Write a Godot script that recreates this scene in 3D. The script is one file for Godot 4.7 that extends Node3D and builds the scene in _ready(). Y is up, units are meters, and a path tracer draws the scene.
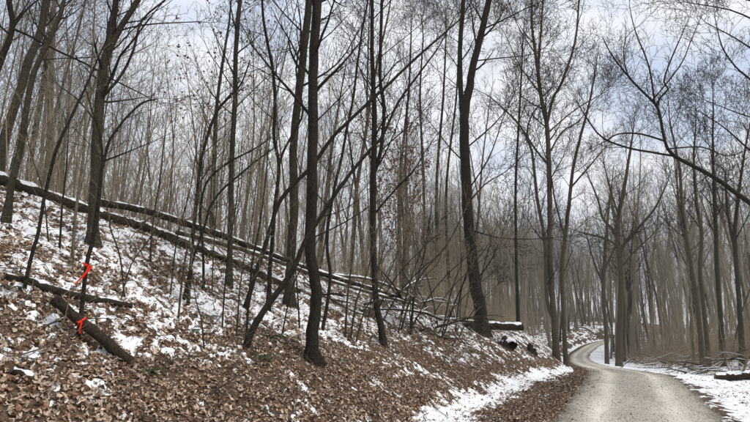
extends Node3D

# ---------------------------------------------------------------- globals
const FOC := 545.0            # focal length in photograph pixels (750 x 422)
const CAM_H := 1.7
const YAW := 25.0
const PITCH := 12.3
var cam_b: Basis
var cam_p := Vector3(0, CAM_H, 0)
var rng := RandomNumberGenerator.new()
var nb := FastNoiseLite.new()     # bumps
var ns := FastNoiseLite.new()     # snow patches
var nl := FastNoiseLite.new()     # large shapes
var names := {}
var M := {}

# ---------------------------------------------------------------- mesh collector
class TB:
	var v := PackedVector3Array()
	var n := PackedVector3Array()
	var ix := PackedInt32Array()
	var c := PackedColorArray()
	func tube(pts: PackedVector3Array, rad: PackedFloat32Array, sides: int, cap := false, flare := 0.0) -> void:
		var cnt := pts.size()
		if cnt < 2: return
		var base := v.size()
		var d := (pts[1] - pts[0]).normalized()
		var u := d.cross(Vector3(0.31, 0.2, 0.93)).normalized()
		if u.length_squared() < 0.5: u = d.cross(Vector3(1, 0, 0)).normalized()
		for i in cnt:
			if i > 0 and i < cnt - 1: d = (pts[i + 1] - pts[i - 1]).normalized()
			elif i == cnt - 1: d = (pts[i] - pts[i - 1]).normalized()
			u = (u - d * u.dot(d)).normalized()
			var w := d.cross(u)
			var r := rad[i]
			for k in sides:
				var a := TAU * k / sides
				var q := u * cos(a) + w * sin(a)
				var rr := r
				if flare > 0.0:
					rr *= 1.0 + 0.06 * sin(a * 3.0 + i * 0.55) + 0.05 * sin(a * 5.0 - i * 0.9)
					if i < 3: rr *= 1.0 + flare * (3 - i) * (0.10 + 0.16 * pow(max(0.0, sin(a * 2.0 + 0.7)), 2.0))
				v.append(pts[i] + q * rr)
				n.append(q)
		for i in cnt - 1:
			for k in sides:
				var a0 := base + i * sides + k
				var b0 := base + i * sides + (k + 1) % sides
				ix.append(a0); ix.append(a0 + sides); ix.append(b0)
				ix.append(b0); ix.append(a0 + sides); ix.append(b0 + sides)
		if cap:
			for e in [0, cnt - 1]:
				var dd := (pts[0] - pts[1]).normalized() if e == 0 else (pts[cnt - 1] - pts[cnt - 2]).normalized()
				var o := v.size()
				v.append(pts[e]); n.append(dd)
				for k in sides:
					v.append(v[base + e * sides + k]); n.append(dd)
				for k in sides:
					ix.append(o); 
					if e == 0:
						ix.append(o + 1 + k); ix.append(o + 1 + (k + 1) % sides)
					else:
						ix.append(o + 1 + (k + 1) % sides); ix.append(o + 1 + k)
	func tri(a: Vector3, b: Vector3, cc: Vector3) -> void:
		var nn := (cc - a).cross(b - a).normalized()
		for p in [a, b, cc]:
			ix.append(v.size()); v.append(p); n.append(nn)
	func quad(a: Vector3, b: Vector3, cc: Vector3, d: Vector3) -> void:
		tri(a, b, cc); tri(a, cc, d)
	func mesh() -> ArrayMesh:
		var m := ArrayMesh.new()
		if v.is_empty(): return m
		var arr := []
		arr.resize(Mesh.ARRAY_MAX)
		arr[Mesh.ARRAY_VERTEX] = v
		arr[Mesh.ARRAY_NORMAL] = n
		arr[Mesh.ARRAY_INDEX] = ix
		if c.size() == v.size(): arr[Mesh.ARRAY_COLOR] = c
		m.add_surface_from_arrays(Mesh.PRIMITIVE_TRIANGLES, arr)
		return m

# ---------------------------------------------------------------- scene helpers
func numbered(s: String) -> String:
	if not names.has(s):
		names[s] = 0
		return s
	names[s] += 1
	return "%s_%03d" % [s, names[s]]

func thing(called: String, label: String, category: String, at := Vector3.ZERO, group := "") -> Node3D:
	var o := Node3D.new()
	o.name = numbered(called)
	add_child(o)
	o.position = at
	o.set_meta("label", label)
	o.set_meta("category", category)
	if group != "": o.set_meta("group", group)
	return o

func part(called: String, tb: TB, mat: Material, parent: Node3D) -> MeshInstance3D:
	var o := MeshInstance3D.new()
	o.name = called
	o.mesh = tb.mesh()
	o.material_override = mat
	if parent == self: o.name = numbered(called)
	parent.add_child(o, true)
	return o

func structure(called: String, tb: TB, mat: Material, label: String) -> MeshInstance3D:
	var o := part(called, tb, mat, self)
	o.set_meta("kind", "structure")
	o.set_meta("label", label)
	o.set_meta("category", called)
	return o

func rv() -> Vector3:
	return Vector3(rng.randfn(), rng.randfn(), rng.randfn()) * 0.58

func lin(r: float, g: float, b: float) -> Color:
	return Color(r, g, b).linear_to_srgb()

# ---------------------------------------------------------------- camera rays
func ray(px: float, py: float) -> Vector3:
	return (cam_b * Vector3(px - 375.0, 211.0 - py, -FOC)).normalized()

func hit(px: float, py: float) -> Vector3:
	var d := ray(px, py)
	var t := 2.0
	while t < 240.0:
		var p := cam_p + d * t
		if p.y < height(p.x, p.z): break
		t += 0.05 + t * 0.004
	var lo := t - 0.06 - t * 0.004
	for i in 8:
		var m := (lo + t) * 0.5
		var p := cam_p + d * m
		if p.y < height(p.x, p.z): t = m
		else: lo = m
	return cam_p + d * t

# where the ray meets the upright plane through p that faces the camera, turned by twist
func upright(px: float, py: float, p: Vector3, twist := 0.0) -> Vector3:
	var nrm := Vector3(p.x - cam_p.x, 0, p.z - cam_p.z).normalized().rotated(Vector3.UP, twist)
	var d := ray(px, py)
	return cam_p + d * ((p - cam_p).dot(nrm) / d.dot(nrm))

func depth_of(p: Vector3) -> float:
	return -(cam_b.transposed() * (p - cam_p)).z

# ---------------------------------------------------------------- terrain
const RZ := [20.0, 0.0, -10.0, -16.0, -24.0, -31.0, -45.0, -60.0, -80.0, -102.0, -115.0, -126.0, -140.0, -170.0, -260.0]
const RX := [0.3, 0.0, -0.08, -0.12, -0.35, -0.9, -2.4, -4.3, -6.9, -8.9, -8.7, -7.7, -5.2, 3.0, 16.0]
const RY := [0.0, 0.0, 0.0, 0.05, -0.02, -0.36, -1.05, -1.75, -2.4, -2.5, -1.95, -1.25, -0.7, 0.2, 1.0]

func curve(ys: Array, z: float) -> float:
	if z >= RZ[0]: return ys[0]
	for i in RZ.size() - 1:
		if z >= RZ[i + 1]:
			var t: float = (RZ[i] - z) / (RZ[i] - RZ[i + 1])
			var p0: float = ys[max(i - 1, 0)]
			var p3: float = ys[min(i + 2, ys.size() - 1)]
			var h0: float = RZ[max(i - 1, 0)] - RZ[i + 1]
			var h1: float = RZ[i] - RZ[min(i + 2, RZ.size() - 1)]
			var h: float = RZ[i] - RZ[i + 1]
			var m0: float = (ys[i + 1] - p0) / h0 * h
			var m1: float = (p3 - ys[i]) / h1 * h
			var t2 := t * t
			var t3 := t2 * t
			return (2 * t3 - 3 * t2 + 1) * ys[i] + (t3 - 2 * t2 + t) * m0 + (-2 * t3 + 3 * t2) * ys[i + 1] + (t3 - t2) * m1
	return ys[ys.size() - 1]

var cx_cache := PackedFloat32Array()
var cy_cache := PackedFloat32Array()
func build_cache() -> void:
	for i in 2900:
		var z := 20.0 - i * 0.1
		cx_cache.append(curve(RX, z))
		cy_cache.append(curve(RY, z))
func road_x(z: float) -> float:
	var f: float = clamp((20.0 - z) * 10.0, 0.0, 2898.0)
	var i := int(f)
	return lerpf(cx_cache[i], cx_cache[i + 1], f - i)
func road_y(z: float) -> float:
	var f: float = clamp((20.0 - z) * 10.0, 0.0, 2898.0)
	var i := int(f)
	return lerpf(cy_cache[i], cy_cache[i + 1], f - i)

func crest_at(z: float) -> float:   # how far from the road the bank tops out
	var t: float = clamp((-z - 4.0) / 20.0, 0.0, 1.0)
	var c := lerpf(13.0, 6.7, t)
	return c - 0.9 * clamp((-z - 24.0) / 30.0, 0.0, 1.0)

func foot_at(z: float) -> float:    # where the bank meets the ditch
	return lerpf(3.6, 2.3, smoothstep(-14.0, -38.0, z))

func height_a(a: float, z: float) -> float:
	var y := road_y(z)
	var x := road_x(z) + a
	var d := -a
	var soft := 1.0
	if d > 1.45:
		var c := crest_at(z)
		var ft := foot_at(z)
		if d < ft: y += -0.10 * smoothstep(1.45, 2.2, d)
		else:
			y += -0.10
			var s := lerpf(0.60, 0.85, smoothstep(-26.0, -40.0, z))
			var e: float = min(d, c) - ft
			s = lerpf(s, 0.5, smoothstep(2.5, 5.0, e) * smoothstep(-20.0, -30.0, z))
			y += s * e - 0.06 * (1.0 - exp(-e * 4.0))
			if d > c:
				var q := d - c
				y += 0.10 * q + 0.44 * (1.0 - exp(-q / 0.9)) * 0.9
				y += 0.07 * max(0.0, q - 16.0) * smoothstep(16.0, 26.0, q) * (1.0 - 0.5 * smoothstep(60.0, 140.0, q))
		soft = smoothstep(1.45, 4.0, d)
	elif a > 1.45:
		y += -0.16 * smoothstep(1.45, 3.6, a) + 0.16 * clamp(a - 4.2, 0.0, 14.0)
		y += 0.10 * max(0.0, a - 18.0) * smoothstep(18.0, 30.0, a)
		soft = smoothstep(1.45, 5.0, a)
	else:
		soft = 0.0
		y += 0.03 * (1.0 - (a / 1.45) * (a / 1.45)) - 0.05
	if soft > 0.0:
		y += soft * (0.16 * nl.get_noise_2d(x * 0.35, z * 0.35) + 0.06 * nb.get_noise_2d(x, z) + 0.02 * nb.get_noise_2d(x * 3.3 + 50.0, z * 3.3))
	return y

func height(x: float, z: float) -> float:
	return height_a(x - road_x(z), z)

# depth of snow above (or, negative, below) the leaf litter
func snow_depth(a: float, z: float) -> float:
	var x := road_x(z) + a
	var d := -a
	var far: float = clamp((-z - 6.0) / 20.0, 0.0, 1.0)
	var b := -1.0
	var most := 0.035
	if d > 2.2:
		var edge := 0.25 * ns.get_noise_2d(x * 0.35 + 90.0, z * 0.35)
		var ft := foot_at(z)
		if d < ft + 1.1 + edge:
			var m := ft - 0.05 + edge
			b = 0.75 - abs(d - m) * 1.6
			if z > -8.0: b -= (z + 8.0) * 0.2
			most = 0.07
			b = max(b, -0.45)
		else:
			var line := lerpf(5.9, 6.6, far)
			b = -0.41 + 0.46 * smoothstep(line - 0.8, line + 1.2, d) + 0.08 * smoothstep(8.0, 11.0, d)
			if d < 7.0: b += 0.10 * smoothstep(-8.0, -14.0, z) + 0.26 * smoothstep(-16.0, -24.0, z)
			b -= 0.34 * smoothstep(8.0, 16.0, d) * smoothstep(-45.0, -65.0, z)
	elif a > 1.3:
		b = -0.45 + 0.95 * smoothstep(1.35, 2.2, a) - 0.62 * smoothstep(4.0, 6.0, a)
		if z < -36.0: b = -0.1 + 0.7 * smoothstep(1.3, 1.9, a) - 0.55 * smoothstep(3.2, 6.0, a)
		most = 0.08
	else:
		return -0.05
	var s := b + 0.40 * ns.get_noise_2d(x * 1.5, z * 1.15) + 0.55 * ns.get_noise_2d(x * 4.2 + 31.0, z * 3.3) + 0.5 * ns.get_noise_2d(x * 8.5, z * 7.0) + 0.3 * ns.get_noise_2d(x * 17.0, z * 14.0) + 0.42 * nl.get_noise_2d(x * 0.9 + 7.0, z * 0.9)
	return clamp(s * 0.07, -0.03, most)

# ---------------------------------------------------------------- materials
func image_tex(img: Image) -> ImageTexture:
	img.generate_mipmaps()
	return ImageTexture.create_from_image(img)

func bark_images() -> Array:
	var f := FastNoiseLite.new()
	f.seed = 11
	f.noise_type = FastNoiseLite.TYPE_SIMPLEX_SMOOTH
	f.frequency = 0.05
	var w := 192
	var h := 384
	var a := Image.create(w, h, false, Image.FORMAT_RGB8)
	var b := Image.create(w, h, false, Image.FORMAT_L8)
	for y in h:
		for x in w:
			# wrap round by blending two lookups
			var tx := float(x) / w
			var ty := float(y) / h
			var v := 0.0
			var l := 0.0
			for k in 4:
				var ox := (k % 2) * w
				var oy := int(k / 2.0) * h
				var wt := (tx if k % 2 == 1 else 1.0 - tx) * (ty if k >= 2 else 1.0 - ty)
				var xx := float(x - ox)
				var yy := float(y - oy)
				v += wt * (1.0 - abs(f.get_noise_2d(xx * 2.0 + 40.0 * f.get_noise_2d(xx * 0.3, yy * 0.14), yy * 0.42)) * 1.8 + 0.5 * f.get_noise_2d(xx * 5.0 + 300.0, yy * 2.2))
				l += wt * f.get_noise_2d(xx * 0.45 + 900.0, yy * 0.35)
			v = clamp(v * 0.75, 0.0, 1.0)
			var g := 0.26 + 1.3 * (1.0 - v)
			g += 0.07 * f.get_noise_2d(x * 9.0, y * 9.0)
			var c := Color(g, g * 0.97, g * 0.93)
			var li := smoothstep(0.12, 0.5, l)
			c = c.lerp(Color(0.92, 1.0, 0.72), li * 0.55)
			a.set_pixel(x, y, c.clamp())
			b.set_pixel(x, y, Color.from_hsv(0, 0, 1.0 - v))
	return [image_tex(a), image_tex(b)]

func noise_image(sd: int, size: int, freq: float, cols: Array, cell := false) -> ImageTexture:
	var f := FastNoiseLite.new()
	f.seed = sd
	f.frequency = freq
	f.noise_type = FastNoiseLite.TYPE_CELLULAR if cell else FastNoiseLite.TYPE_SIMPLEX_SMOOTH
	if cell:
		f.cellular_return_type = FastNoiseLite.RETURN_CELL_VALUE
		f.cellular_jitter = 1.2
		f.domain_warp_enabled = true
		f.domain_warp_amplitude = 18.0
		f.domain_warp_frequency = 0.04
	else:
		f.fractal_octaves = 5
	var im := f.get_seamless_image(size, size)
	var out := Image.create(size, size, false, Image.FORMAT_RGB8)
	for y in size:
		for x in size:
			var t: float = im.get_pixel(x, y).r * (cols.size() - 1)
			var i: int = min(int(t), cols.size() - 2)
			var c0: Color = cols[i]
			out.set_pixel(x, y, c0.lerp(cols[i + 1], t - i))
	return image_tex(out)

func mat(col: Color, rough := 0.9) -> StandardMaterial3D:
	var m := StandardMaterial3D.new()
	m.albedo_color = col
	m.roughness = rough
	m.metallic_specular = 0.25
	return m

func bark(col: Color, tex: Array, relief: bool) -> StandardMaterial3D:
	var m := mat(col, 0.92)
	m.albedo_texture = tex[0]
	m.uv1_triplanar = true
	m.uv1_scale = Vector3(1.7, 0.6, 1.7)
	if relief:
		m.heightmap_enabled = true
		m.heightmap_texture = tex[1]
		m.heightmap_scale = 4.0
	return m

func make_materials() -> void:
	var bt := bark_images()
	M.bark_dark = bark(lin(0.042, 0.036, 0.030), bt, true)
	M.bark_grey = bark(lin(0.075, 0.068, 0.050), bt, true)
	M.bark_mid = bark(lin(0.105, 0.09, 0.068), bt, false)
	M.bark_pale = bark(lin(0.17, 0.15, 0.115), bt, false)
	M.twig_dark = mat(lin(0.026, 0.022, 0.019))
	M.twig_brown = mat(lin(0.19, 0.152, 0.105))
	M.twig_grey = mat(lin(0.25, 0.22, 0.165))
	M.log = bark(lin(0.052, 0.041, 0.031), bt, true)
	M.cut = mat(lin(0.10, 0.075, 0.052))
	M.ribbon = mat(Color(0.88, 0.20, 0.09), 0.55)
	M.fern = mat(lin(0.035, 0.06, 0.022), 0.7)
	var sn := mat(lin(0.77, 0.785, 0.82), 0.75)
	sn.heightmap_enabled = true
	sn.heightmap_texture = noise_image(5, 256, 0.03, [Color.BLACK, Color.WHITE])
	sn.heightmap_scale = 1.5
	sn.uv1_triplanar = true
	sn.uv1_world_triplanar = true
	sn.uv1_scale = Vector3(1.4, 1.4, 1.4)
	M.snow = sn
	var g := mat(Color.WHITE, 0.95)
	g.albedo_texture = noise_image(9, 512, 0.035, [lin(0.02, 0.014, 0.01), lin(0.11, 0.072, 0.048), lin(0.04, 0.026, 0.018), lin(0.17, 0.12, 0.083), lin(0.06, 0.04, 0.027), lin(0.10, 0.07, 0.05), lin(0.03, 0.02, 0.015)], true)
	g.uv1_triplanar = true
	g.uv1_world_triplanar = true
	g.uv1_scale = Vector3(0.45, 0.45, 0.45)
	M.ground = g
	var r := mat(Color.WHITE, 0.95)
	r.vertex_color_use_as_albedo = true
	r.albedo_texture = noise_image(21, 512, 0.14, [Color(0.35, 0.34, 0.33), Color(0.72, 0.71, 0.70), Color(0.86, 0.85, 0.83), Color(0.9, 0.89, 0.87), Color(1, 1, 1)])
	r.heightmap_enabled = true
	r.heightmap_texture = noise_image(22, 256, 0.16, [Color.BLACK, Color.WHITE])
	r.heightmap_scale = 1.5
	r.uv1_triplanar = true
	r.uv1_world_triplanar = true
	r.uv1_scale = Vector3(0.55, 0.55, 0.55)
	M.road = r
	var lf := mat(Color.WHITE, 0.8)
	lf.vertex_color_use_as_albedo = true
	lf.cull_mode = BaseMaterial3D.CULL_DISABLED
	M.leaf = lf
	var st := mat(Color.WHITE, 0.9)
	st.vertex_color_use_as_albedo = true
	M.tint = st

# ---------------------------------------------------------------- ground, road, snow
func spaced(stops: Array) -> PackedFloat32Array:   # [from, to, step] runs, ends joined
	var out := PackedFloat32Array()
	for s in stops:
		var k: int = max(1, int(round(abs(s[1] - s[0]) / s[2])))
		for i in k: out.append(lerpf(s[0], s[1], float(i) / k))
	out.append(stops[stops.size() - 1][1])
	return out

func sheet(av: PackedFloat32Array, zv: PackedFloat32Array, f: Callable, keep, color = null) -> TB:
	var tb := TB.new()
	var na := av.size()
	var nz := zv.size()
	var P := PackedVector3Array()
	P.resize(na * nz)
	for j in nz:
		var z := zv[j]
		var rx := road_x(z)
		for i in na:
			P[j * na + i] = Vector3(rx + av[i], f.call(av[i], z), z)
	tb.v = P
	var N := PackedVector3Array()
	N.resize(na * nz)
	for j in nz:
		for i in na:
			var dx := P[j * na + min(i + 1, na - 1)] - P[j * na + max(i - 1, 0)]
			var dz := P[min(j + 1, nz - 1) * na + i] - P[max(j - 1, 0) * na + i]
			var q := dx.cross(dz).normalized()
			N[j * na + i] = q if q.y > 0 else -q
	tb.n = N
	var all := keep == null
	var kp := PackedByteArray()
	if not all:
		kp.resize(na * nz)
		for j in nz:
			for i in na:
				kp[j * na + i] = 1 if keep.call(av[i], zv[j]) else 0
	for j in nz - 1:
		for i in na - 1:
			var a := j * na + i
			if all or kp[a] or kp[a + 1] or kp[a + na] or kp[a + na + 1]:
				# z runs away from the viewer with growing j
				tb.ix.append(a); tb.ix.append(a + na); tb.ix.append(a + 1)
				tb.ix.append(a + 1); tb.ix.append(a + na); tb.ix.append(a + na + 1)
	if color != null:
		for j in nz:
			for i in na: tb.c.append(color.call(av[i], zv[j]))
	return tb

func build_ground() -> void:
	var av := spaced([[-190.0, -60.0, 5.0], [-60.0, -24.0, 1.2], [-24.0, -13.0, 0.4], [-13.0, -1.2, 0.11], [-1.2, 1.2, 1.2], [1.2, 6.0, 0.15], [6.0, 16.0, 0.6], [16.0, 60.0, 3.0], [60.0, 150.0, 8.0]])
	var zv := spaced([[40.0, 4.0, 2.0], [4.0, -3.0, 0.4], [-3.0, -14.0, 0.13], [-14.0, -30.0, 0.25], [-30.0, -70.0, 0.7], [-70.0, -140.0, 1.6], [-140.0, -265.0, 6.0]])
	var g := sheet(av, zv, height_a, null)
	structure("ground", g, M.ground, "brown leaf litter on the bank and forest floor")
	# gravel road
	var ra := spaced([[-1.62, 1.62, 0.12]])
	var rz := spaced([[12.0, -2.0, 0.5], [-2.0, -30.0, 0.2], [-30.0, -80.0, 0.5], [-80.0, -150.0, 1.5]])
	var rf := func(a: float, z: float) -> float:
		var e := 1.45 + 0.10 * nb.get_noise_2d(z * 0.9, 7.0 if a < 0 else 77.0)
		var rut := -0.018 * (exp(-pow((abs(a) - 0.72) / 0.22, 2.0)))
		var y := road_y(z) + 0.03 * (1.0 - (a / 1.45) * (a / 1.45)) + rut + 0.008 * nb.get_noise_2d(a * 6.0, z * 4.0)
		if abs(a) > e: y -= (abs(a) - e) * 0.9
		return y
	var rc := func(a: float, z: float) -> Color:
		var tr := exp(-pow((abs(a + 0.05 * nb.get_noise_2d(z * 0.5, 3.0)) - 0.72) / 0.27, 2.0))
		var base := Color(0.56, 0.53, 0.48)
		base = base.lerp(Color(0.95, 0.92, 0.85), tr * (0.75 + 0.3 * nb.get_noise_2d(a * 2.0, z * 1.2)))
		var w := nb.get_noise_2d(a * 1.2 + 20.0, z * 0.4)
		base = base * (1.0 + 0.18 * w)
		var edge := smoothstep(1.15, 1.5, abs(a) + 0.2 * nb.get_noise_2d(a * 3.0, z * 2.0))
		base = base.lerp(Color(0.10, 0.075, 0.05), edge * 0.75)
		base.a = 1.0
		return base
	structure("road", sheet(ra, rz, rf, null, rc), M.road, "single track gravel road winding into the woods")
	# snow
	var sa := spaced([[-30.0, -14.0, 0.4], [-14.0, -2.2, 0.055]])
	var sz := spaced([[-1.0, -3.5, 0.2], [-3.5, -13.0, 0.055], [-13.0, -22.0, 0.09], [-22.0, -40.0, 0.22], [-40.0, -80.0, 0.5], [-80.0, -200.0, 1.2]])
	var sf := func(a: float, z: float) -> float: return height_a(a, z) + snow_depth(a, z)
	var kf := func(a: float, z: float) -> bool: return snow_depth(a, z) > 0.0
	var s1 := part("snow", sheet(sa, sz, sf, kf), M.snow, self)
	s1.set_meta("kind", "stuff"); s1.set_meta("label", "patchy snow lying among leaves on the wooded bank"); s1.set_meta("category", "snow")
	var fa := spaced([[-120.0, -30.0, 1.5]])
	var fz := spaced([[-30.0, -200.0, 1.2]])
	var s3 := part("snow", sheet(fa, fz, sf, kf), M.snow, self)
	s3.set_meta("kind", "stuff"); s3.set_meta("label", "thin snow on the far wooded hillside"); s3.set_meta("category", "snow")
	var sb := spaced([[1.2, 6.0, 0.09], [6.0, 24.0, 0.3], [24.0, 60.0, 1.5]])
	var sc := spaced([[-6.0, -10.0, 0.2], [-10.0, -30.0, 0.12], [-30.0, -60.0, 0.3], [-60.0, -200.0, 1.0]])
	var s2 := part("snow", sheet(sb, sc, sf, kf), M.snow, self)
	s2.set_meta("kind", "stuff"); s2.set_meta("label", "snow verge along the low edge of the gravel road"); s2.set_meta("category", "snow")

# ---------------------------------------------------------------- litter
func leaf_mesh(kind: int) -> ArrayMesh:
	var tb := TB.new()
	var wid: Array = [[0.01, 0.15, 0.24, 0.27, 0.22, 0.12, 0.0], [0.02, 0.20, 0.11, 0.30, 0.15, 0.24, 0.03], [0.02, 0.17, 0.33, 0.36, 0.24, 0.10, 0.0], [0.02, 0.25, 0.14, 0.34, 0.20, 0.30, 0.05], [0.01, 0.12, 0.2, 0.24, 0.2, 0.1, 0.0]][kind]
	var cup: float = [0.5, 0.35, 0.9, -0.5, 2.3][kind]
	var curl: float = [0.7, 1.3, -0.6, 1.0, 0.3][kind]
	var C := []
	var L := []
	var R := []
	for i in 7:
		var t := i / 6.0 - 0.5
		var y := curl * (t * t - 0.08) + 0.04 * sin(i * 2.1 + kind)
		var ang: float = clamp(cup * wid[i] * 2.2, -1.2, 2.2)
		var tw := 0.5 * t * (1 if kind % 2 else -1)
		C.append(Vector3(t, y, 0.03 * sin(i * 1.7)))
		L.append(Vector3(t + 0.05, y + wid[i] * sin(ang + tw), wid[i] * cos(ang + tw)))
		R.append(Vector3(t + 0.03, y + wid[i] * sin(ang * 0.7 - tw) + 0.03 * (i % 2), -wid[i] * cos(ang * 0.7 - tw)))
	for i in 6:
		tb.quad(L[i], L[i + 1], C[i + 1], C[i])
		tb.quad(C[i], C[i + 1], R[i + 1], R[i])
	return tb.mesh()

const LEAF_COLORS := [[0.522, 0.418, 0.326], [0.444, 0.335, 0.252], [0.331, 0.217, 0.148], [0.183, 0.109, 0.070], [0.574, 0.470, 0.383], [0.252, 0.131, 0.083], [0.083, 0.052, 0.037], [0.418, 0.322, 0.248], [0.539, 0.435, 0.348], [0.470, 0.370, 0.291], [0.113, 0.070, 0.045], [0.261, 0.174, 0.122]]

func in_wedge(x: float, z: float, more := 0.0) -> bool:
	var az := rad_to_deg(atan2(-x, -z))      # left of the road is positive
	return az > -12.0 - more and az < 65.0 + more

func scatter_leaves() -> void:
	var xf: Array = [[], [], [], [], []]
	var cl: Array = [[], [], [], [], []]
	var step := 0.5
	var z := -2.0
	while z > -46.0:
		var a := -15.0
		while a < 8.0:
			var x := road_x(z) + a
			var dist := Vector2(x, z).length()
			if in_wedge(x, z, 3.0) and dist > 3.2:
				var dens := 700.0
				if dist > 8.0: dens = 520.0
				if dist > 13.0: dens = 240.0
				if dist > 20.0: dens = 90.0
				if dist > 30.0: dens = 35.0
				if abs(a) < 1.7: dens *= 0.006 if abs(a) < 1.2 else 0.12
				if a > 1.4: dens *= 0.55
				var cnt := int(dens * step * step + rng.randf())
				for i in cnt:
					var aa := a + rng.randf() * step
					var zz := z - rng.randf() * step
					if abs(aa) < 1.5 and rng.randf() < 0.5: continue
					var sd := snow_depth(aa, zz)
					if sd > 0.022 and rng.randf() < 0.8: continue
					if sd > 0.006 and rng.randf() < 0.55: continue
					var y := height_a(aa, zz)
					if abs(aa) < 1.5: y = road_y(zz) + 0.02
					var e := 0.12
					var nn := Vector3(height_a(aa - e, zz) - height_a(aa + e, zz), 2 * e, height_a(aa, zz - e) - height_a(aa, zz + e)).normalized()
					nn = (nn + rv() * 0.5).normalized()
					var t := nn.cross(rv()).normalized()
					var s := lerpf(0.030, 0.105, pow(rng.randf(), 1.35)) * (1.0 + 0.25 * smoothstep(13.0, 30.0, dist))
					var b := Basis(t, nn, t.cross(nn)).scaled_local(Vector3(s, s, s * rng.randf_range(0.7, 1.15)))
					var k := rng.randi() % 5
					xf[k].append(Transform3D(b, Vector3(road_x(zz) + aa, y + 0.012 + rng.randf() * 0.03 + max(sd, 0.0) * 0.8, zz)))
					var c: Array = LEAF_COLORS[rng.randi() % LEAF_COLORS.size()]
					var v := rng.randf_range(0.72, 1.2)
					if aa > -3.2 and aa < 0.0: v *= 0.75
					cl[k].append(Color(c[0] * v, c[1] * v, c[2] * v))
			a += step
		z -= step
	var total := 0
	for k in 5:
		copies("leaf_litter", leaf_mesh(k), M.leaf, xf[k], cl[k], ["curled tan and brown fallen leaves covering the bank", "lobed brown fallen leaves strewn over the bank", "cupped fallen leaves scattered on the bank and verge", "ragged lobed fallen leaves on the bank and verge", "rolled up dry fallen leaves on the bank"][k], "leaves")
		total += xf[k].size()

func scatter_sticks() -> void:
	for kind in 2:
		var tb := TB.new()
		var P := {wig = 0.2, trop = 0.0, depth = 2, n = [2, 2, 2], len0 = [1.0, 0.5, 0.3], ratio = 0.5, spread = 0.8}
		twig_min = 0.003
		grow(tb, Vector3(0, 0, 0), Vector3(0, 0, 1), 0.8, 0.008 - 0.002 * kind, 1, P)
		var xf := []
		var cl := []
		while xf.size() < 420:
			var a := -rng.randf_range(3.8, 14.0)
			var z := -rng.randf_range(3.0, 32.0)
			var x := road_x(z) + a
			if not in_wedge(x, z) or -a > crest_at(z) + 0.5: continue
			var e := 0.25
			var nn := Vector3(height_a(a - e, z) - height_a(a + e, z), 2 * e, height_a(a, z - e) - height_a(a, z + e)).normalized()
			nn = (nn + rv() * 0.12).normalized()
			var t := nn.cross(rv()).normalized()
			var s := rng.randf_range(0.4, 1.5)
			xf.append(Transform3D(Basis(t, nn, t.cross(nn)).scaled_local(Vector3(s, s, s)), Vector3(x, height_a(a, z) + 0.05, z)))
			var g := rng.randf_range(0.35, 1.2)
			cl.append(Color(0.15, 0.115, 0.085) * g)
		copies("twig_litter", tb.mesh(), M.tint, xf, cl, ["thin dead twigs lying on the leaf litter", "small broken sticks lying on the bank"][kind], "twigs")

func scatter_gravel() -> void:
	var tb := TB.new()
	var pts := []
	for k in 6: pts.append(Vector3(cos(TAU * k / 6.0), 0.1 * sin(k * 2.3), sin(TAU * k / 6.0) * 0.8) * 0.5)
	for k in 6:
		tb.tri(pts[k], pts[(k + 1) % 6], Vector3(0.06, 0.34, -0.05))
		tb.tri(pts[(k + 1) % 6], pts[k], Vector3(0, -0.3, 0))
	var xf := []
	var cl := []
	for i in 30000:
		var z := -6.5 - 30.0 * pow(rng.randf(), 1.7)
		var a := rng.randf_range(-1.5, 1.5)
		if rng.randf() < 0.75 * exp(-pow((abs(a) - 0.72) / 0.25, 2.0)): continue
		var s := rng.randf_range(0.010, 0.028) * (1.0 + 0.5 * pow(rng.randf(), 6.0))
		var b := Basis.from_euler(Vector3(rng.randf() * 0.6, rng.randf() * TAU, rng.randf() * 0.6)).scaled(Vector3(s, s * 0.8, s))
		xf.append(Transform3D(b, Vector3(road_x(z) + a, road_y(z) + 0.03 * (1.0 - (a / 1.45) * (a / 1.45)) - 0.018 * (exp(-pow((abs(a) - 0.72) / 0.22, 2.0))) + 0.004, z)))
		var g := rng.randf_range(0.14, 0.55)
		cl.append(Color(g, g * 0.95, g * 0.87))
	copies("gravel", tb.mesh(), M.tint, xf, cl, "loose grey gravel stones on the road", "gravel")

func copies(called: String, mesh: Mesh, m: Material, xf: Array, cl: Array, label: String, category: String, parent: Node3D = null) -> MultiMeshInstance3D:
	var mm := MultiMesh.new()
	mm.transform_format = MultiMesh.TRANSFORM_3D
	mm.use_colors = cl.size() > 0
	mm.mesh = mesh
	mm.instance_count = xf.size()
	for i in xf.size():
		mm.set_instance_transform(i, xf[i])
		if cl.size() > 0: mm.set_instance_color(i, cl[i])
	var o := MultiMeshInstance3D.new()
	o.multimesh = mm
	o.material_override = m
	o.set_meta("kind", "stuff")
	if parent:
		o.name = called
		parent.add_child(o, true)
	else:
		o.name = numbered(called)
		add_child(o)
		o.set_meta("label", label)
		o.set_meta("category", category)
	return o

# ---------------------------------------------------------------- trees
var twig_min := 0.004
var tips: Array = []         # ends of the finest shoots, for clinging leaves
var keep_tips := false

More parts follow.
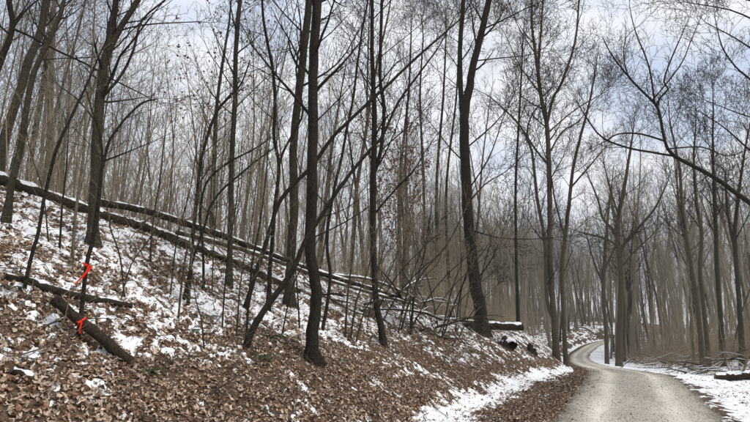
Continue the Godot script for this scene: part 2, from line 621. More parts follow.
func grow(tb: TB, p: Vector3, d: Vector3, length: float, r: float, lvl: int, P: Dictionary) -> void:
	var segs: int = [7, 5, 4, 3][min(lvl, 3)]
	var sides: int = [5, 4, 3, 3][min(lvl, 3)]
	var pts := PackedVector3Array([p])
	var rad := PackedFloat32Array([r])
	var dirs := PackedVector3Array([d])
	var step := length / segs
	for i in segs:
		var t := float(i + 1) / segs
		d = (d + rv() * P.wig + Vector3.UP * P.trop).normalized()
		p += d * step * rng.randf_range(0.8, 1.2)
		pts.append(p)
		dirs.append(d)
		rad.append(max(twig_min * 0.6, r * (1.0 - 0.8 * t)))
	tb.tube(pts, rad, sides)
	if lvl >= P.depth:
		if keep_tips:
			for i in range(1, pts.size()): tips.append(pts[i])
		return
	var cnt: int = max(2, int(P.n[lvl] * clamp(length / P.len0[lvl], 0.5, 1.4)))
	var phase := rng.randf() * TAU
	for k in cnt:
		var t: float = lerpf(0.18, 0.98, (k + rng.randf()) / cnt)
		var f := t * segs
		var i: int = min(int(f), segs - 1)
		var q := pts[i].lerp(pts[i + 1], f - i)
		var pr := lerpf(rad[i], rad[i + 1], f - i)
		phase += 2.4 + rng.randf_range(-0.6, 0.6)
		var pd := dirs[i + 1]
		var side := pd.cross(Vector3(sin(phase), 0.3, cos(phase))).normalized()
		var ang: float = rng.randf_range(0.5, 1.05) * P.spread
		var cd := (pd * cos(ang) + side * sin(ang)).normalized()
		grow(tb, q, cd, length * P.ratio * (1.15 - 0.65 * t) * rng.randf_range(0.7, 1.25), max(twig_min, pr * 0.55), lvl + 1, P)

func smooth_line(pts: PackedVector3Array, rad: PackedFloat32Array, per: int, wob: float) -> Array:
	var op := PackedVector3Array()
	var orr := PackedFloat32Array()
	var n := pts.size()
	for i in n - 1:
		var p0 := pts[max(i - 1, 0)]
		var p3 := pts[min(i + 2, n - 1)]
		for k in per:
			var t := float(k) / per
			var q := pts[i].cubic_interpolate(pts[i + 1], p0, p3, t)
			if wob > 0.0 and i + k > 0: q += rv() * rad[i] * wob
			op.append(q)
			orr.append(lerpf(rad[i], rad[i + 1], t))
	op.append(pts[n - 1])
	orr.append(rad[n - 1])
	return [op, orr]

# side shoots along a line from share t0 to t1
func shoots(tb: TB, line: Array, t0: float, t1: float, count: int, length: float, P: Dictionary, lvl: int) -> void:
	var pts: PackedVector3Array = line[0]
	var rad: PackedFloat32Array = line[1]
	var n := pts.size() - 1
	var phase := rng.randf() * TAU
	for k in count:
		var t: float = lerpf(t0, t1, (k + rng.randf()) / count)
		var f := t * n
		var i: int = min(int(f), n - 1)
		var q := pts[i].lerp(pts[i + 1], f - i)
		var d := (pts[i + 1] - pts[i]).normalized()
		phase += 2.4 + rng.randf_range(-0.7, 0.7)
		var side := d.cross(Vector3(sin(phase), 0.2, cos(phase))).normalized()
		var ang := rng.randf_range(0.6, 1.15)
		var cd := (d * cos(ang) + side * sin(ang) + Vector3.UP * 0.15).normalized()
		var r: float = lerpf(rad[i], rad[i + 1], f - i)
		grow(tb, q, cd, length * rng.randf_range(0.45, 1.2), clamp(r * rng.randf_range(0.2, 0.45), twig_min, 0.06), lvl, P)

# one tree traced along its stem: px points [x, y, width]; its distance is that of the ground under its base
func traced_tree(D: Dictionary) -> Node3D:
	var stem: Array = D.stem
	var b: Vector3 = hit(stem[0][0], stem[0][1]) if not D.has("at") else D.at
	if D.has("dist"):
		var q := ray(stem[0][0], stem[0][1])
		var hd: Vector2 = Vector2(q.x, q.z).normalized() * D.dist
		b = Vector3(hd.x, height(hd.x, hd.y), hd.y)
	var dep := depth_of(b)
	var tw: float = D.get("turn", 0.0)
	var t := thing(D.get("name", "tree"), D.label, "tree", b, D.get("group", ""))
	var bm: Material = M[D.get("bark", "bark_dark")]
	var tm: Material = M[D.get("twig", "twig_dark")]
	twig_min = D.get("tmin", clamp(0.00042 * dep, 0.0035, 0.011))
	var pts := PackedVector3Array()
	var rad := PackedFloat32Array()
	for s in stem:
		var p := upright(s[0], s[1], b, tw) - b
		pts.append(p)
		rad.append(s[2] * 0.45 / FOC * dep)
	pts[0].y = -0.12
	# go on above the frame
	var last := pts[pts.size() - 1]
	var dir := (last - pts[pts.size() - 2]).normalized()
	var ext: float = D.get("ext", 0.0)
	if ext > 0.0:
		var k := 4
		var r0 := rad[rad.size() - 1]
		for i in k:
			dir = (dir + Vector3.UP * 0.15 + rv() * 0.08).normalized()
			last += dir * ext / k
			pts.append(last)
			rad.append(lerpf(r0, max(0.012, r0 * 0.2), (i + 1.0) / k))
	var line := smooth_line(pts, rad, 4, 0.10)
	var tb := TB.new()
	var thick: bool = rad[0] > 0.05
	tb.tube(line[0], line[1], 10 if thick else 6, false, D.get("flare", 1.0) if thick else 0.2)
	part("trunk", tb, bm, t)
	var crown := TB.new()
	var P := {wig = D.get("wig", 0.17), trop = D.get("trop", 0.07), depth = 3, n = [7, 6, 4], len0 = [3.0, 1.5, 0.7], ratio = 0.52, spread = 1.0}
	var dens: float = D.get("dens", 1.0)
	var total_len := 0.0
	for i in line[0].size() - 1: total_len += line[0][i].distance_to(line[0][i + 1])
	var bl: float = D.get("bl", clamp(total_len * 0.16, 0.8, 3.5))
	shoots(crown, line, D.get("from", 0.3), 1.0, int(D.get("count", 12) * dens * 1.3), bl, P, 1 if bl < 2.0 else 0)
	for L in D.get("limbs", []):
		var lp := PackedVector3Array()
		var lr := PackedFloat32Array()
		# the limb leaves the stem at the nearest point of the stem line
		var root := upright(L[0][0], L[0][1], b, tw)
		var best := 1e9
		var near := root
		for p in line[0]:
			var dd: float = (p + b).distance_to(root)
			if dd < best:
				best = dd
				near = p + b
		root = near
		var twl := rng.randf_range(-0.5, 0.5)
		for s in L:
			lp.append(upright(s[0], s[1], root, twl) - b)
			lr.append(s[2] * 0.48 / FOC * dep)
		lp[0] = root - b
		var le: float = D.get("limb_ext", 0.8)
		if le > 0.0:
			var l2 := lp[lp.size() - 1]
			var d2 := (l2 - lp[lp.size() - 2]).normalized()
			for i in 3:
				d2 = (d2 + rv() * 0.15 + Vector3.UP * 0.05).normalized()
				l2 += d2 * le / 3.0
				lp.append(l2)
				lr.append(max(twig_min * 0.7, lr[lr.size() - 1] * 0.65))
		var ll := smooth_line(lp, lr, 3, 0.12)
		var lt := TB.new()
		lt.tube(ll[0], ll[1], 7)
		var limb := part("limb", lt, bm, t)
		var spray := TB.new()
		var len_l := 0.0
		for i in ll[0].size() - 1: len_l += ll[0][i].distance_to(ll[0][i + 1])
		shoots(spray, ll, 0.12, 1.0, int(clamp(len_l * 3.2, 6, 22) * dens), clamp(len_l * 0.36, 0.5, 2.6), P, 1)
		part("crown", spray, tm, limb)
	part("crown", crown, tm, t)
	return t

# a tree that grows freely; made at the origin
func free_tree(called: String, h: float, r: float, from: float, count: int, blen: float, lean: float, fork: bool, bm: Material, tm: Material, depth := 2, tmin := 0.009, trop := 0.10) -> Node3D:
	var t := Node3D.new()
	twig_min = tmin
	var pts := PackedVector3Array()
	var rad := PackedFloat32Array()
	var p := Vector3(0, -0.15, 0)
	var d := Vector3(rng.randfn() * lean, 1, rng.randfn() * lean).normalized()
	var k := 9
	for i in k + 1:
		pts.append(p)
		var q := float(i) / k
		rad.append(r * (1.0 - 0.86 * pow(q, 1.25)) * (1.25 if i == 0 else 1.0))
		d = (d + rv() * 0.085 + Vector3.UP * 0.06).normalized()
		p += d * h / k
	var line := smooth_line(pts, rad, 2, 0.06)
	var tb := TB.new()
	tb.tube(line[0], line[1], 7)
	var cr := TB.new()
	var P := {wig = 0.16, trop = trop, depth = depth, n = [6, 5, 4], len0 = [blen, blen * 0.45, blen * 0.22], ratio = 0.5, spread = 0.9}
	shoots(cr, line, from, 0.99, count, blen, P, 0)
	if fork:
		var at: int = int(line[0].size() * 0.5)
		var fd := Vector3(rng.randfn() * 0.35, 1, rng.randfn() * 0.35).normalized()
		var fp := PackedVector3Array()
		var fr := PackedFloat32Array()
		var q: Vector3 = line[0][at]
		for i in 6:
			fp.append(q)
			fr.append(line[1][at] * (0.75 - 0.6 * i / 5.0))
			fd = (fd + rv() * 0.08 + Vector3.UP * 0.08).normalized()
			q += fd * h * 0.09
		tb.tube(fp, fr, 6)
		shoots(cr, [fp, fr], 0.25, 1.0, int(count * 0.5), blen * 0.8, P, 0)
	t.name = called
	part("trunk", tb, bm, t)
	part("crown", cr, tm, t)
	return t

func place(proto: Node3D, called: String, at: Vector3, turn: float, s: float, label: String, group: String, category := "tree") -> void:
	var o := proto.duplicate()
	o.name = numbered(called)
	add_child(o)
	o.position = at
	o.rotation.y = turn
	o.scale = Vector3(s, s, s)
	o.set_meta("label", label)
	o.set_meta("category", category)
	o.set_meta("group", group)

# ---------------------------------------------------------------- fallen wood
# a trunk lying along the given points (its axis); snow rests on its upper side
func fallen(called: String, label: String, pts: PackedVector3Array, rad: PackedFloat32Array, snow: float, m: Material, stubs := 0, category := "log", group := "", open := false) -> Node3D:
	var o := pts[0]
	var t := thing(called, label, category, o, group)
	var loc := PackedVector3Array()
	for p in pts: loc.append(p - o)
	var line := smooth_line(loc, rad, 6, 0.10)
	for i in line[1].size(): line[1][i] *= 1.0 + 0.16 * nb.get_noise_2d(i * 0.9, o.x * 9.0)
	var tb := TB.new()
	tb.tube(line[0], line[1], 12, false, 0.25)
	part("trunk", tb, m, t)
	# cut or broken ends
	for e in 2:
		var i: int = 0 if e == 0 else line[0].size() - 1
		var j: int = 1 if e == 0 else i - 1
		var d: Vector3 = (line[0][i] - line[0][j]).normalized()
		var r: float = line[1][i]
		var cb := TB.new()
		if open and e == 0:
			# a rotted-out end: a rim and the wall of the hollow behind it
			cb.tube(PackedVector3Array([line[0][0], line[0][0]]), PackedFloat32Array([r, r * 0.8]), 12)
			part("cut_end", cb, M.cut, t)
			var hb := TB.new()
			hb.tube(PackedVector3Array([line[0][0], line[0][0] - d * 0.3, line[0][0] - d * 0.75, line[0][0] - d * 0.9]), PackedFloat32Array([r * 0.8, r * 0.74, r * 0.6, 0.01]), 12)
			part("hollow", hb, M.log, t)
			continue
		cb.tube(PackedVector3Array([line[0][i] - d * 0.01, line[0][i] + d * r * 0.12, line[0][i] + d * r * 0.16]), PackedFloat32Array([r * 1.0, r * 0.93, r * 0.02]), 10)
		part("cut_end", cb, M.cut, t)
	if stubs > 0:
		var sb := TB.new()
		twig_min = 0.006
		var P := {wig = 0.14, trop = 0.02, depth = 2, n = [4, 4, 3], len0 = [1.6, 0.8, 0.4], ratio = 0.5, spread = 1.0}
		for k in stubs:
			sb = TB.new()
			var t0 := 0.1 + 0.9 * k / stubs
			shoots(sb, line, t0, t0 + 0.8 / stubs, 1, 1.5, P, 1)
			part("branch", sb, M.twig_brown, t)
	if snow > 0.0:
		var sn := TB.new()
		var L: PackedVector3Array = line[0]
		var R: PackedFloat32Array = line[1]
		var n := L.size()
		var fine := smooth_line(L, R, 3, 0.0)
		L = fine[0]; R = fine[1]; n = L.size()
		var prev := -1
		for i in n:
			var d := (L[min(i + 1, n - 1)] - L[max(i - 1, 0)]).normalized()
			var side := d.cross(Vector3.UP).normalized()
			var up := side.cross(d).normalized()
			var w := ns.get_noise_2d((L[i].x + o.x) * 2.2, (L[i].z + o.z) * 2.2 + L[i].y) + 0.55 * ns.get_noise_2d((L[i].x + o.x) * 7.0, (L[i].z + o.z) * 7.0)
			var am: float = clamp(snow + w * 0.9, 0.0, 1.0)
			if am < 0.12 or i == 0 or i == n - 1: am = 0.0
			var half: float = 1.05 * am
			var row := sn.v.size()
			for k in 7:
				var s := (k - 3) / 3.0
				var ang := s * half
				var lift: float = (0.035 * am + R[i] * 0.16 * am) * (1.0 - s * s) - 0.006
				var q: Vector3 = up * cos(ang) + side * sin(ang)
				sn.v.append(L[i] + q * (R[i] + lift))
				sn.n.append((q + up * 0.4).normalized())
			if prev >= 0:
				for k in 6:
					var a := prev + k
					var b := row + k
					sn.ix.append_array([a, b, a + 1, a + 1, b, b + 1])
			prev = row
		part("snow", sn, M.snow, t)
	return t

func lying(px: Array, lift := 0.75) -> Array:   # [x, y of the underside, width] on the ground -> axis points and radii
	var p := PackedVector3Array()
	var r := PackedFloat32Array()
	for s in px:
		var h := hit(s[0], s[1])
		var rr: float = s[2] * 0.5 / FOC * depth_of(h)
		p.append(h + Vector3.UP * rr * lift)
		r.append(rr)
	return [p, r]

func ribbon_strip(tb: TB, pts: Array, w: Vector3) -> void:
	for i in pts.size() - 1:
		var a: Vector3 = pts[i]
		var b: Vector3 = pts[i + 1]
		var th := (b - a).cross(w).normalized() * 0.001
		tb.quad(a - w + th, b - w + th, b + w + th, a + w + th)
		tb.quad(a - w - th, a + w - th, b + w - th, b - w - th)

func ribbon(at: Vector3, axis: Vector3, r: float, label: String, tails: Array) -> void:
	var t := thing("marking_ribbon", label, "ribbon", at, "orange marking ribbons")
	var tb := TB.new()
	var hw := 0.011
	tb.tube(PackedVector3Array([-axis * hw, axis * hw]), PackedFloat32Array([r, r]), 12)
	part("band", tb, M.ribbon, t)
	var tow := (cam_p - at).normalized()
	tow = (tow - axis * tow.dot(axis)).normalized()
	var side := axis.cross(tow).normalized()
	var kb := TB.new()
	kb.tube(PackedVector3Array([tow * r, tow * (r + 0.012), tow * (r + 0.02)]), PackedFloat32Array([0.014, 0.013, 0.005]), 7)
	part("knot", kb, M.ribbon, t)
	for q in tails:
		var sb := TB.new()
		var pts := []
		for s in q: pts.append(tow * (r + 0.016 + s[2]) + side * s[0] + Vector3.UP * s[1])
		var dd: Vector3 = (pts[1] - pts[0]).normalized()
		ribbon_strip(sb, pts, dd.cross(tow).normalized() * 0.011)
		part("tail", sb, M.ribbon, t)

# crossing branches of a felled crown: big ones are parts, small ones one part
func brush_pile(called: String, label: String, centre: Vector3, along: Vector3, size: Vector3, big: int, small: int, snowy: float, group := "") -> void:
	var t := thing(called, label, "brush pile", centre, group)
	var sn := TB.new()
	var fine := TB.new()
	twig_min = 0.006
	var across := Vector3(along.z, 0, -along.x)
	for k in big + small:
		var is_big := k < big
		var p := along * rng.randf_range(-0.5, 0.5) * size.x + across * rng.randf_range(-0.5, 0.5) * size.z
		p.y = height(centre.x + p.x, centre.z + p.z) - centre.y + rng.randf() * size.y * 0.7
		var d := (along * rng.randf_range(-1, 1) * 1.4 + across * rng.randf_range(-0.7, 0.7) + Vector3.UP * rng.randf_range(-0.1, 0.45)).normalized()
		var ln: float = size.x * (rng.randf_range(0.3, 0.6) if is_big else rng.randf_range(0.12, 0.3))
		var r: float = rng.randf_range(0.02, 0.05) if is_big else rng.randf_range(0.006, 0.014)
		var pts := PackedVector3Array()
		var rad := PackedFloat32Array()
		for i in 6:
			pts.append(p)
			rad.append(r * (1.0 - 0.13 * i))
			d = (d + rv() * 0.2 + Vector3.DOWN * 0.04).normalized()
			p += d * ln / 5.0
			var gy := height(centre.x + p.x, centre.z + p.z) - centre.y
			if p.y < gy + r: p.y = gy + r
		var tb := TB.new()
		(tb if is_big else fine).tube(pts, rad, 5 if is_big else 3)
		if is_big:
			var P := {wig = 0.2, trop = 0.03, depth = 2, n = [4, 4, 3], len0 = [1.6, 0.8, 0.4], ratio = 0.5, spread = 1.0}
			shoots(fine, [pts, rad], 0.2, 1.0, 4, 0.9, P, 1)
			part("branch", tb, M.bark_mid if k % 3 else M.log, t)
		if rng.randf() < snowy:
			var sp := PackedVector3Array()
			var sr := PackedFloat32Array()
			for i in range(0, 5):
				sp.append(pts[i] + Vector3.UP * (rad[i] * 0.8 + 0.008))
				sr.append((rad[i] * 0.6 + 0.006) * (0.2 if i == 0 or i == 4 else rng.randf_range(0.6, 1.1)))
			sn.tube(sp, sr, 5)
	part("twig", fine, M.twig_brown, t).set_meta("kind", "stuff")
	if not sn.v.is_empty(): part("snow", sn, M.snow, t).set_meta("kind", "stuff")

func fern(at: Vector3, s: float, label: String, group: String) -> void:
	var t := thing("fern", label, "fern", at, group)
	for k in 9:
		var tb := TB.new()
		var a := TAU * k / 9.0 + rng.randf() * 0.5
		var d := Vector3(cos(a), 0.9, sin(a)).normalized()
		var p := Vector3.ZERO
		var side := Vector3(-sin(a), 0, cos(a))
		for i in 9:
			var q := p + d * s * 0.13
			d = (d + Vector3.DOWN * 0.22).normalized()
			var w := s * 0.16 * sin(PI * (i + 1.5) / 11.0)
			var mid := (p + q) * 0.5
			tb.tri(p, mid + side * w - Vector3.UP * 0.01 + d * w * 0.4, q)
			tb.tri(p, q, mid - side * w - Vector3.UP * 0.01 + d * w * 0.4)
			p = q
		part("frond", tb, M.fern, t)

# ---------------------------------------------------------------- sky
func sky_image() -> Image:
	var w := 1024
	var h := 512
	var im := Image.create(w, h, false, Image.FORMAT_RGBF)
	var f := FastNoiseLite.new()
	f.seed = 4
	f.frequency = 1.0
	f.fractal_octaves = 5
	f.fractal_gain = 0.55
	for y in h:
		var el := (0.5 - (y + 0.5) / h) * PI
		for x in w:
			var az := (x + 0.5) / w * TAU
			var d := Vector3(cos(az) * cos(el), sin(el), sin(az) * cos(el))
			var e: float = max(d.y, 0.0)
			var q := Vector3(d.x, 0, d.z) / (e + 0.32)
			var n := f.get_noise_3d(q.x * 1.05, 0.0, q.z * 1.05) + 0.4 * f.get_noise_3d(q.x * 2.8 + 9.0, 4.0, q.z * 2.8)
			var cl := smoothstep(-0.34, 0.22, n + 0.22 * (1.0 - smoothstep(0.05, 0.5, e)))
			var blue := Color(0.39, 0.45, 0.56)
			var white := Color(0.62, 0.63, 0.66).lerp(Color(0.51, 0.53, 0.58), smoothstep(0.1, 0.5, n))
			var c := blue.lerp(white, cl)
			c = c.lerp(Color(0.58, 0.59, 0.63), 0.5 * (1.0 - smoothstep(0.0, 0.3, e)))
			im.set_pixel(x, y, c)
	return im

# ---------------------------------------------------------------- hero trees
func hero_trees() -> void:
	var T := []
	T.append({label = "dark kinked trunk bending over the uphill end of the snowy fallen trunks", stem = [[-34, 205, 8], [-20, 120, 7], [0, 62, 7], [12, 29, 6], [9, 0, 6]], ext = 6.0, limbs = [[[12, 30, 3], [25, 34, 2.6], [56, 50, 2.4], [84, 63, 2.2], [112, 79, 1.9], [142, 94, 1.3]], [[12, 28, 3], [24, 12, 2.2], [38, 0, 1.5]]], dist = 13.0})
	T.append({label = "leaning grey tree just above the thick end of the fallen trunk", stem = [[-4, 178, 10], [2, 146, 10], [15, 106, 9], [28, 63, 9], [39, 36, 8], [47, 0, 8]], ext = 9.0, bark = "bark_grey", dist = 16.0, from = 0.35})
	T.append({label = "slim trunk leaning across the thick fallen trunk near its end", stem = [[5, 223, 8], [12, 184, 7], [20, 150, 7], [27, 106, 6.5], [33, 76, 6], [47, 44, 5.5], [60, 15, 5], [64, 0, 4.5]], ext = 6.0, bark = "bark_grey", from = 0.4})
	T.append({label = "mossy forked tree with flared base behind the ribboned sapling", stem = [[92, 246, 15], [93, 225, 12], [94, 205, 12], [96, 150, 11], [100, 100, 10.5], [104, 66, 10], [112, 25, 8], [116, 0, 7]], ext = 8.0, limbs = [[[106, 58, 7], [113, 42, 6.5], [122, 25, 6.5], [138, 0, 6], [152, -30, 5]], [[105, 98, 3.2], [122, 74, 3], [134, 48, 2.6], [142, 20, 2.4], [165, 0, 2]], [[105, 32, 2], [142, 25, 1.8], [190, 22, 1.2]], [[101, 101, 2.6], [108, 102, 2.4], [118, 101, 2]], [[97, 128, 2], [78, 100, 1.8], [62, 88, 1.2]]], bark = "bark_grey", from = 0.35, count = 16})
	T.append({name = "sapling", label = "crooked dark sapling leaning uphill beside the half buried log", stem = [[24, 288, 4.5], [31, 258, 4.2], [38, 233, 4], [43, 204, 3.8], [46, 191, 4.2], [55, 153, 4], [66, 128, 3.6], [77, 105, 3.2], [89, 79, 2.6], [99, 56, 2]], from = 0.35, count = 9, bl = 1.0, ext = 1.0})
	T.append({name = "sapling", label = "sapling tied with an orange ribbon behind the leaning cut log", stem = [[78, 338, 5.5], [82, 306, 5], [87, 263, 5], [93, 238, 5], [98, 205, 4.8], [101, 175, 4.5], [104, 161, 4.2], [108, 145, 3.6], [114, 133, 3.2], [127, 117, 3], [142, 103, 2.6], [157, 99, 1.6]], limbs = [[[104, 161, 2.2], [120, 155, 1.8], [137, 148, 1.2]], [[103, 168, 3], [101, 140, 2.4], [92, 110, 1.6]]], from = 0.5, count = 8, bl = 0.7, flare = 0.3})
	T.append({name = "sapling", label = "thin pale sapling standing on the snowy bank behind the ribboned one", stem = [[73, 262, 4], [74, 230, 3.6], [78, 195, 3.4], [84, 150, 3.2], [86, 110, 2.8], [92, 60, 2.2], [95, 0, 1.8]], bark = "bark_pale", twig = "twig_grey", from = 0.35, count = 9, bl = 1.0, ext = 1.0})
	T.append({label = "straight slender tree rising beside the lower fallen trunk", stem = [[229, 288, 6.5], [230, 240, 6], [231, 205, 6], [232, 150, 6], [235, 100, 5.8], [236, 50, 5.5], [240, 0, 5]], ext = 7.0, bark = "bark_grey", from = 0.35, count = 18})
	T.append({label = "thick grey trunk standing close behind the large dark tree", stem = [[289, 305, 13], [290, 280, 10.5], [291, 258, 10], [294, 205, 10], [293, 150, 9.5], [298, 100, 9.5], [304, 50, 9], [309, 0, 8.5]], ext = 10.0, bark = "bark_grey", from = 0.45, count = 14})
	T.append({label = "large dark straight tree with flared base at the edge of the snow", stem = [[312, 361, 19], [312, 340, 14], [316, 305, 13], [315, 284, 13], [310, 250, 12.5], [312, 200, 12.5], [312, 150, 12], [313, 100, 12], [314, 50, 12], [317, 0, 12]], ext = 12.0, limbs = [[[314, 240, 1.8], [345, 222, 1.4], [372, 205, 1.0]], [[313, 120, 1.6], [338, 100, 1.3], [352, 84, 0.9]]], from = 0.5, count = 14, flare = 1.6})
	T.append({name = "sapling", label = "long bowed sapling leaning out in front of the large dark tree", stem = [[243, 347, 8.5], [254, 327, 7.5], [268, 305, 7], [292, 271, 6], [304, 243, 5.4], [318, 221, 5], [332, 199, 4.6], [350, 174, 4.2], [370, 150, 4], [383, 135, 3.6], [398, 103, 3.2], [421, 71, 2.6], [436, 51, 1.8]], from = 0.3, count = 18, bl = 1.3, flare = 0.4, ext = 1.0})
	T.append({name = "sapling", label = "long diagonal sapling reaching far over toward the twin tree", stem = [[244, 308, 5.5], [252, 285, 5.2], [261, 258, 5], [270, 230, 4.8], [279, 203, 4.6], [295, 183, 4.6], [312, 166, 4.6], [332, 138, 4.4], [350, 120, 4.2], [370, 101, 4], [393, 80, 3.6], [416, 58, 3.2], [440, 37, 2.6], [459, 20, 1.8]], from = 0.3, count = 18, bl = 1.5, ext = 1.0})
	T.append({name = "sapling", label = "curved sapling rising from the stem clump on the bank", stem = [[188, 305, 4.5], [191, 260, 4.2], [196, 207, 4], [199, 175, 4], [204, 148, 4], [215, 115, 3.8], [228, 98, 3.4], [241, 84, 2.4], [250, 60, 1.6]], from = 0.3, count = 12, bl = 1.1})
	T.append({name = "sapling", label = "arching thin sapling bent over the lower fallen trunk", stem = [[183, 300, 3.6], [192, 262, 3.4], [205, 225, 3.2], [210, 207, 3], [222, 190, 2.8], [238, 176, 2.6], [256, 161, 2.2], [274, 148, 1.5]], from = 0.3, count = 10, bl = 0.9})
	T.append({name = "sapling", label = "thin bowed sapling with its tip over the grey trunk", stem = [[204, 290, 3.2], [203, 250, 3], [200, 215, 3], [205, 186, 2.8], [216, 172, 2.6], [231, 161, 2.4], [256, 148, 2], [271, 137, 1.4]], from = 0.35, count = 10, bl = 0.8})
	T.append({label = "wavy dark tree with a side stem left of the grey trunk", stem = [[268, 310, 5], [270, 270, 4.6], [273, 230, 4.4], [275, 205, 4.4], [279, 166, 4.2], [274, 138, 4], [275, 105, 4], [273, 71, 3.8], [265, 30, 3.4], [262, 0, 3]], ext = 4.0, limbs = [[[279, 163, 2.8], [284, 150, 2.8], [295, 130, 2.6], [303, 110, 2.4], [296, 70, 2.2], [304, 28, 1.8], [308, 0, 1.4]]], from = 0.35, count = 14})
	T.append({label = "tall thin dark stem right of the large dark tree", stem = [[322, 330, 4], [330, 280, 3.8], [327, 240, 3.6], [334, 190, 3.4], [342, 156, 3.4], [346, 133, 3.2], [352, 105, 3], [358, 60, 2.8], [363, 25, 2.6], [368, 0, 2.2]], ext = 3.0, from = 0.4, count = 14})
	T.append({label = "dark tree with curved foot and a second stem on the bank", stem = [[384, 345, 9.5], [381, 328, 7.5], [377, 306, 7], [374, 270, 7], [373, 230, 7], [373, 200, 7.5], [374, 150, 7], [374, 100, 6], [372, 50, 5], [372, 0, 4.5]], ext = 8.0, limbs = [[[375, 175, 4.6], [381, 150, 4.4], [384, 110, 4.2], [380, 75, 4], [382, 0, 3.6]], [[374, 215, 2.6], [395, 190, 2.2], [414, 170, 1.6]]], from = 0.4, count = 16, limb_ext = 2.0, flare = 0.7})
	T.append({label = "big twin stemmed tree forking high above the snow capped log", stem = [[482, 329, 16], [480, 312, 14], [477, 290, 13.5], [471, 252, 12.5], [467, 205, 12], [465, 150, 11.5], [465, 110, 11], [471, 78, 9], [476, 55, 8.6], [482, 30, 8], [489, 0, 7.5]], ext = 12.0, limbs = [[[465, 118, 7], [461, 100, 6], [460, 50, 5.6], [463, 0, 5.2], [460, -40, 4]], [[485, 32, 2], [507, 18, 1.7], [525, 9, 1.2]], [[481, 62, 1.6], [500, 58, 1.4], [522, 56, 1.0]], [[467, 160, 1.8], [452, 150, 1.5], [440, 135, 1.0]], [[471, 150, 1.8], [490, 128, 1.5], [505, 112, 1.0]], [[470, 190, 1.8], [488, 160, 1.5], [500, 128, 1.0]], [[470, 205, 1.8], [484, 185, 1.4], [505, 172, 1.0]], [[471, 235, 1.8], [495, 237, 1.5], [518, 239, 1.1]], [[478, 285, 1.6], [490, 262, 1.3], [500, 240, 0.9]]], from = 0.5, count = 12, flare = 1.2, limb_ext = 3.0, wig = 0.2, dist = 26.0})
	T.append({label = "tall roadside tree at the bend with arching branches", bark = "bark_mid", flare = 0.3, stem = [[556, 348, 8.5], [554, 320, 6.8], [552, 290, 6.2], [550, 240, 6], [550, 205, 5.8], [549, 165, 5.8], [547, 125, 5.2], [542, 103, 4.8], [537, 63, 4], [532, 27, 3.2], [532, 0, 2.6]], ext = 8.0, limbs = [[[553, 318, 3.4], [547, 300, 3.6], [545, 243, 3.8], [537, 197, 3.4], [532, 152, 3], [521, 127, 2.4], [505, 110, 1.8], [490, 97, 1.2]], [[548, 122, 3.4], [553, 98, 3.2], [561, 84, 3], [575, 43, 2.6], [579, 0, 2]], [[538, 68, 2.6], [541, 30, 2.2], [543, 0, 1.8]], [[549, 170, 2.6], [536, 150, 2.2], [527, 133, 2], [533, 113, 1.6], [541, 104, 1.2]], [[549, 150, 2], [562, 132, 1.8], [578, 122, 1.4], [592, 104, 1.0]], [[549, 130, 1.8], [572, 112, 1.5], [600, 95, 1.0]], [[540, 90, 1.6], [520, 66, 1.3], [508, 40, 0.9]], [[536, 55, 1.6], [520, 30, 1.2], [510, 5, 0.9]]], from = 0.3, count = 22, dist = 38.0, bl = 4.0, limb_ext = 2.0})
	T.append({label = "slim tree close beside the tall roadside tree at the bend", bark = "bark_mid", flare = 0.3, stem = [[565, 349, 5.5], [563, 310, 4.6], [562, 270, 4.8], [565, 238, 4.6], [569, 205, 4.2], [573, 170, 3.6], [581, 135, 3], [590, 100, 2.4]], ext = 5.0, limbs = [[[565, 236, 2.4], [556, 205, 2], [552, 180, 1.4]], [[571, 185, 2.2], [588, 168, 1.8], [603, 150, 1.2]]], from = 0.3, count = 14, dist = 42.0, bl = 3.0})
	T.append({label = "dark spreading tree standing inside the road bend", bark = "bark_mid", stem = [[618, 357, 8], [619, 335, 6.4], [621, 300, 6], [621, 268, 5.8], [618, 240, 5.4], [619, 215, 5], [623, 195, 4.2], [628, 165, 3.2], [632, 140, 2.2]], ext = 3.0, limbs = [[[621, 258, 3.6], [623, 246, 3.4], [636, 230, 3], [654, 210, 2.4], [664, 190, 1.6]], [[618, 240, 3.4], [613, 230, 3.2], [603, 218, 2.8], [598, 200, 2.2], [590, 180, 1.4]], [[619, 246, 2.6], [608, 240, 2.4], [593, 235, 2], [580, 232, 1.3]], [[621, 266, 2.4], [634, 252, 2], [648, 239, 1.4]], [[620, 214, 2.4], [612, 195, 2], [606, 172, 1.3]]], from = 0.35, count = 14, dist = 58.0, bl = 3.6, limb_ext = 2.5, flare = 0.3})
	T.append({label = "slim brown tree just behind the dark spreading tree at the bend", flare = 0.2, stem = [[606, 352, 5], [606, 330, 4.6], [604, 300, 4.2], [604, 270, 4], [606, 240, 4], [608, 215, 3]], ext = 6.0, limbs = [[[604, 285, 2.6], [594, 262, 2.2], [588, 240, 1.6]], [[604, 268, 2.6], [616, 245, 2]]], bark = "bark_mid", twig = "twig_grey", dist = 70.0, from = 0.3, count = 14, bl = 3.6})
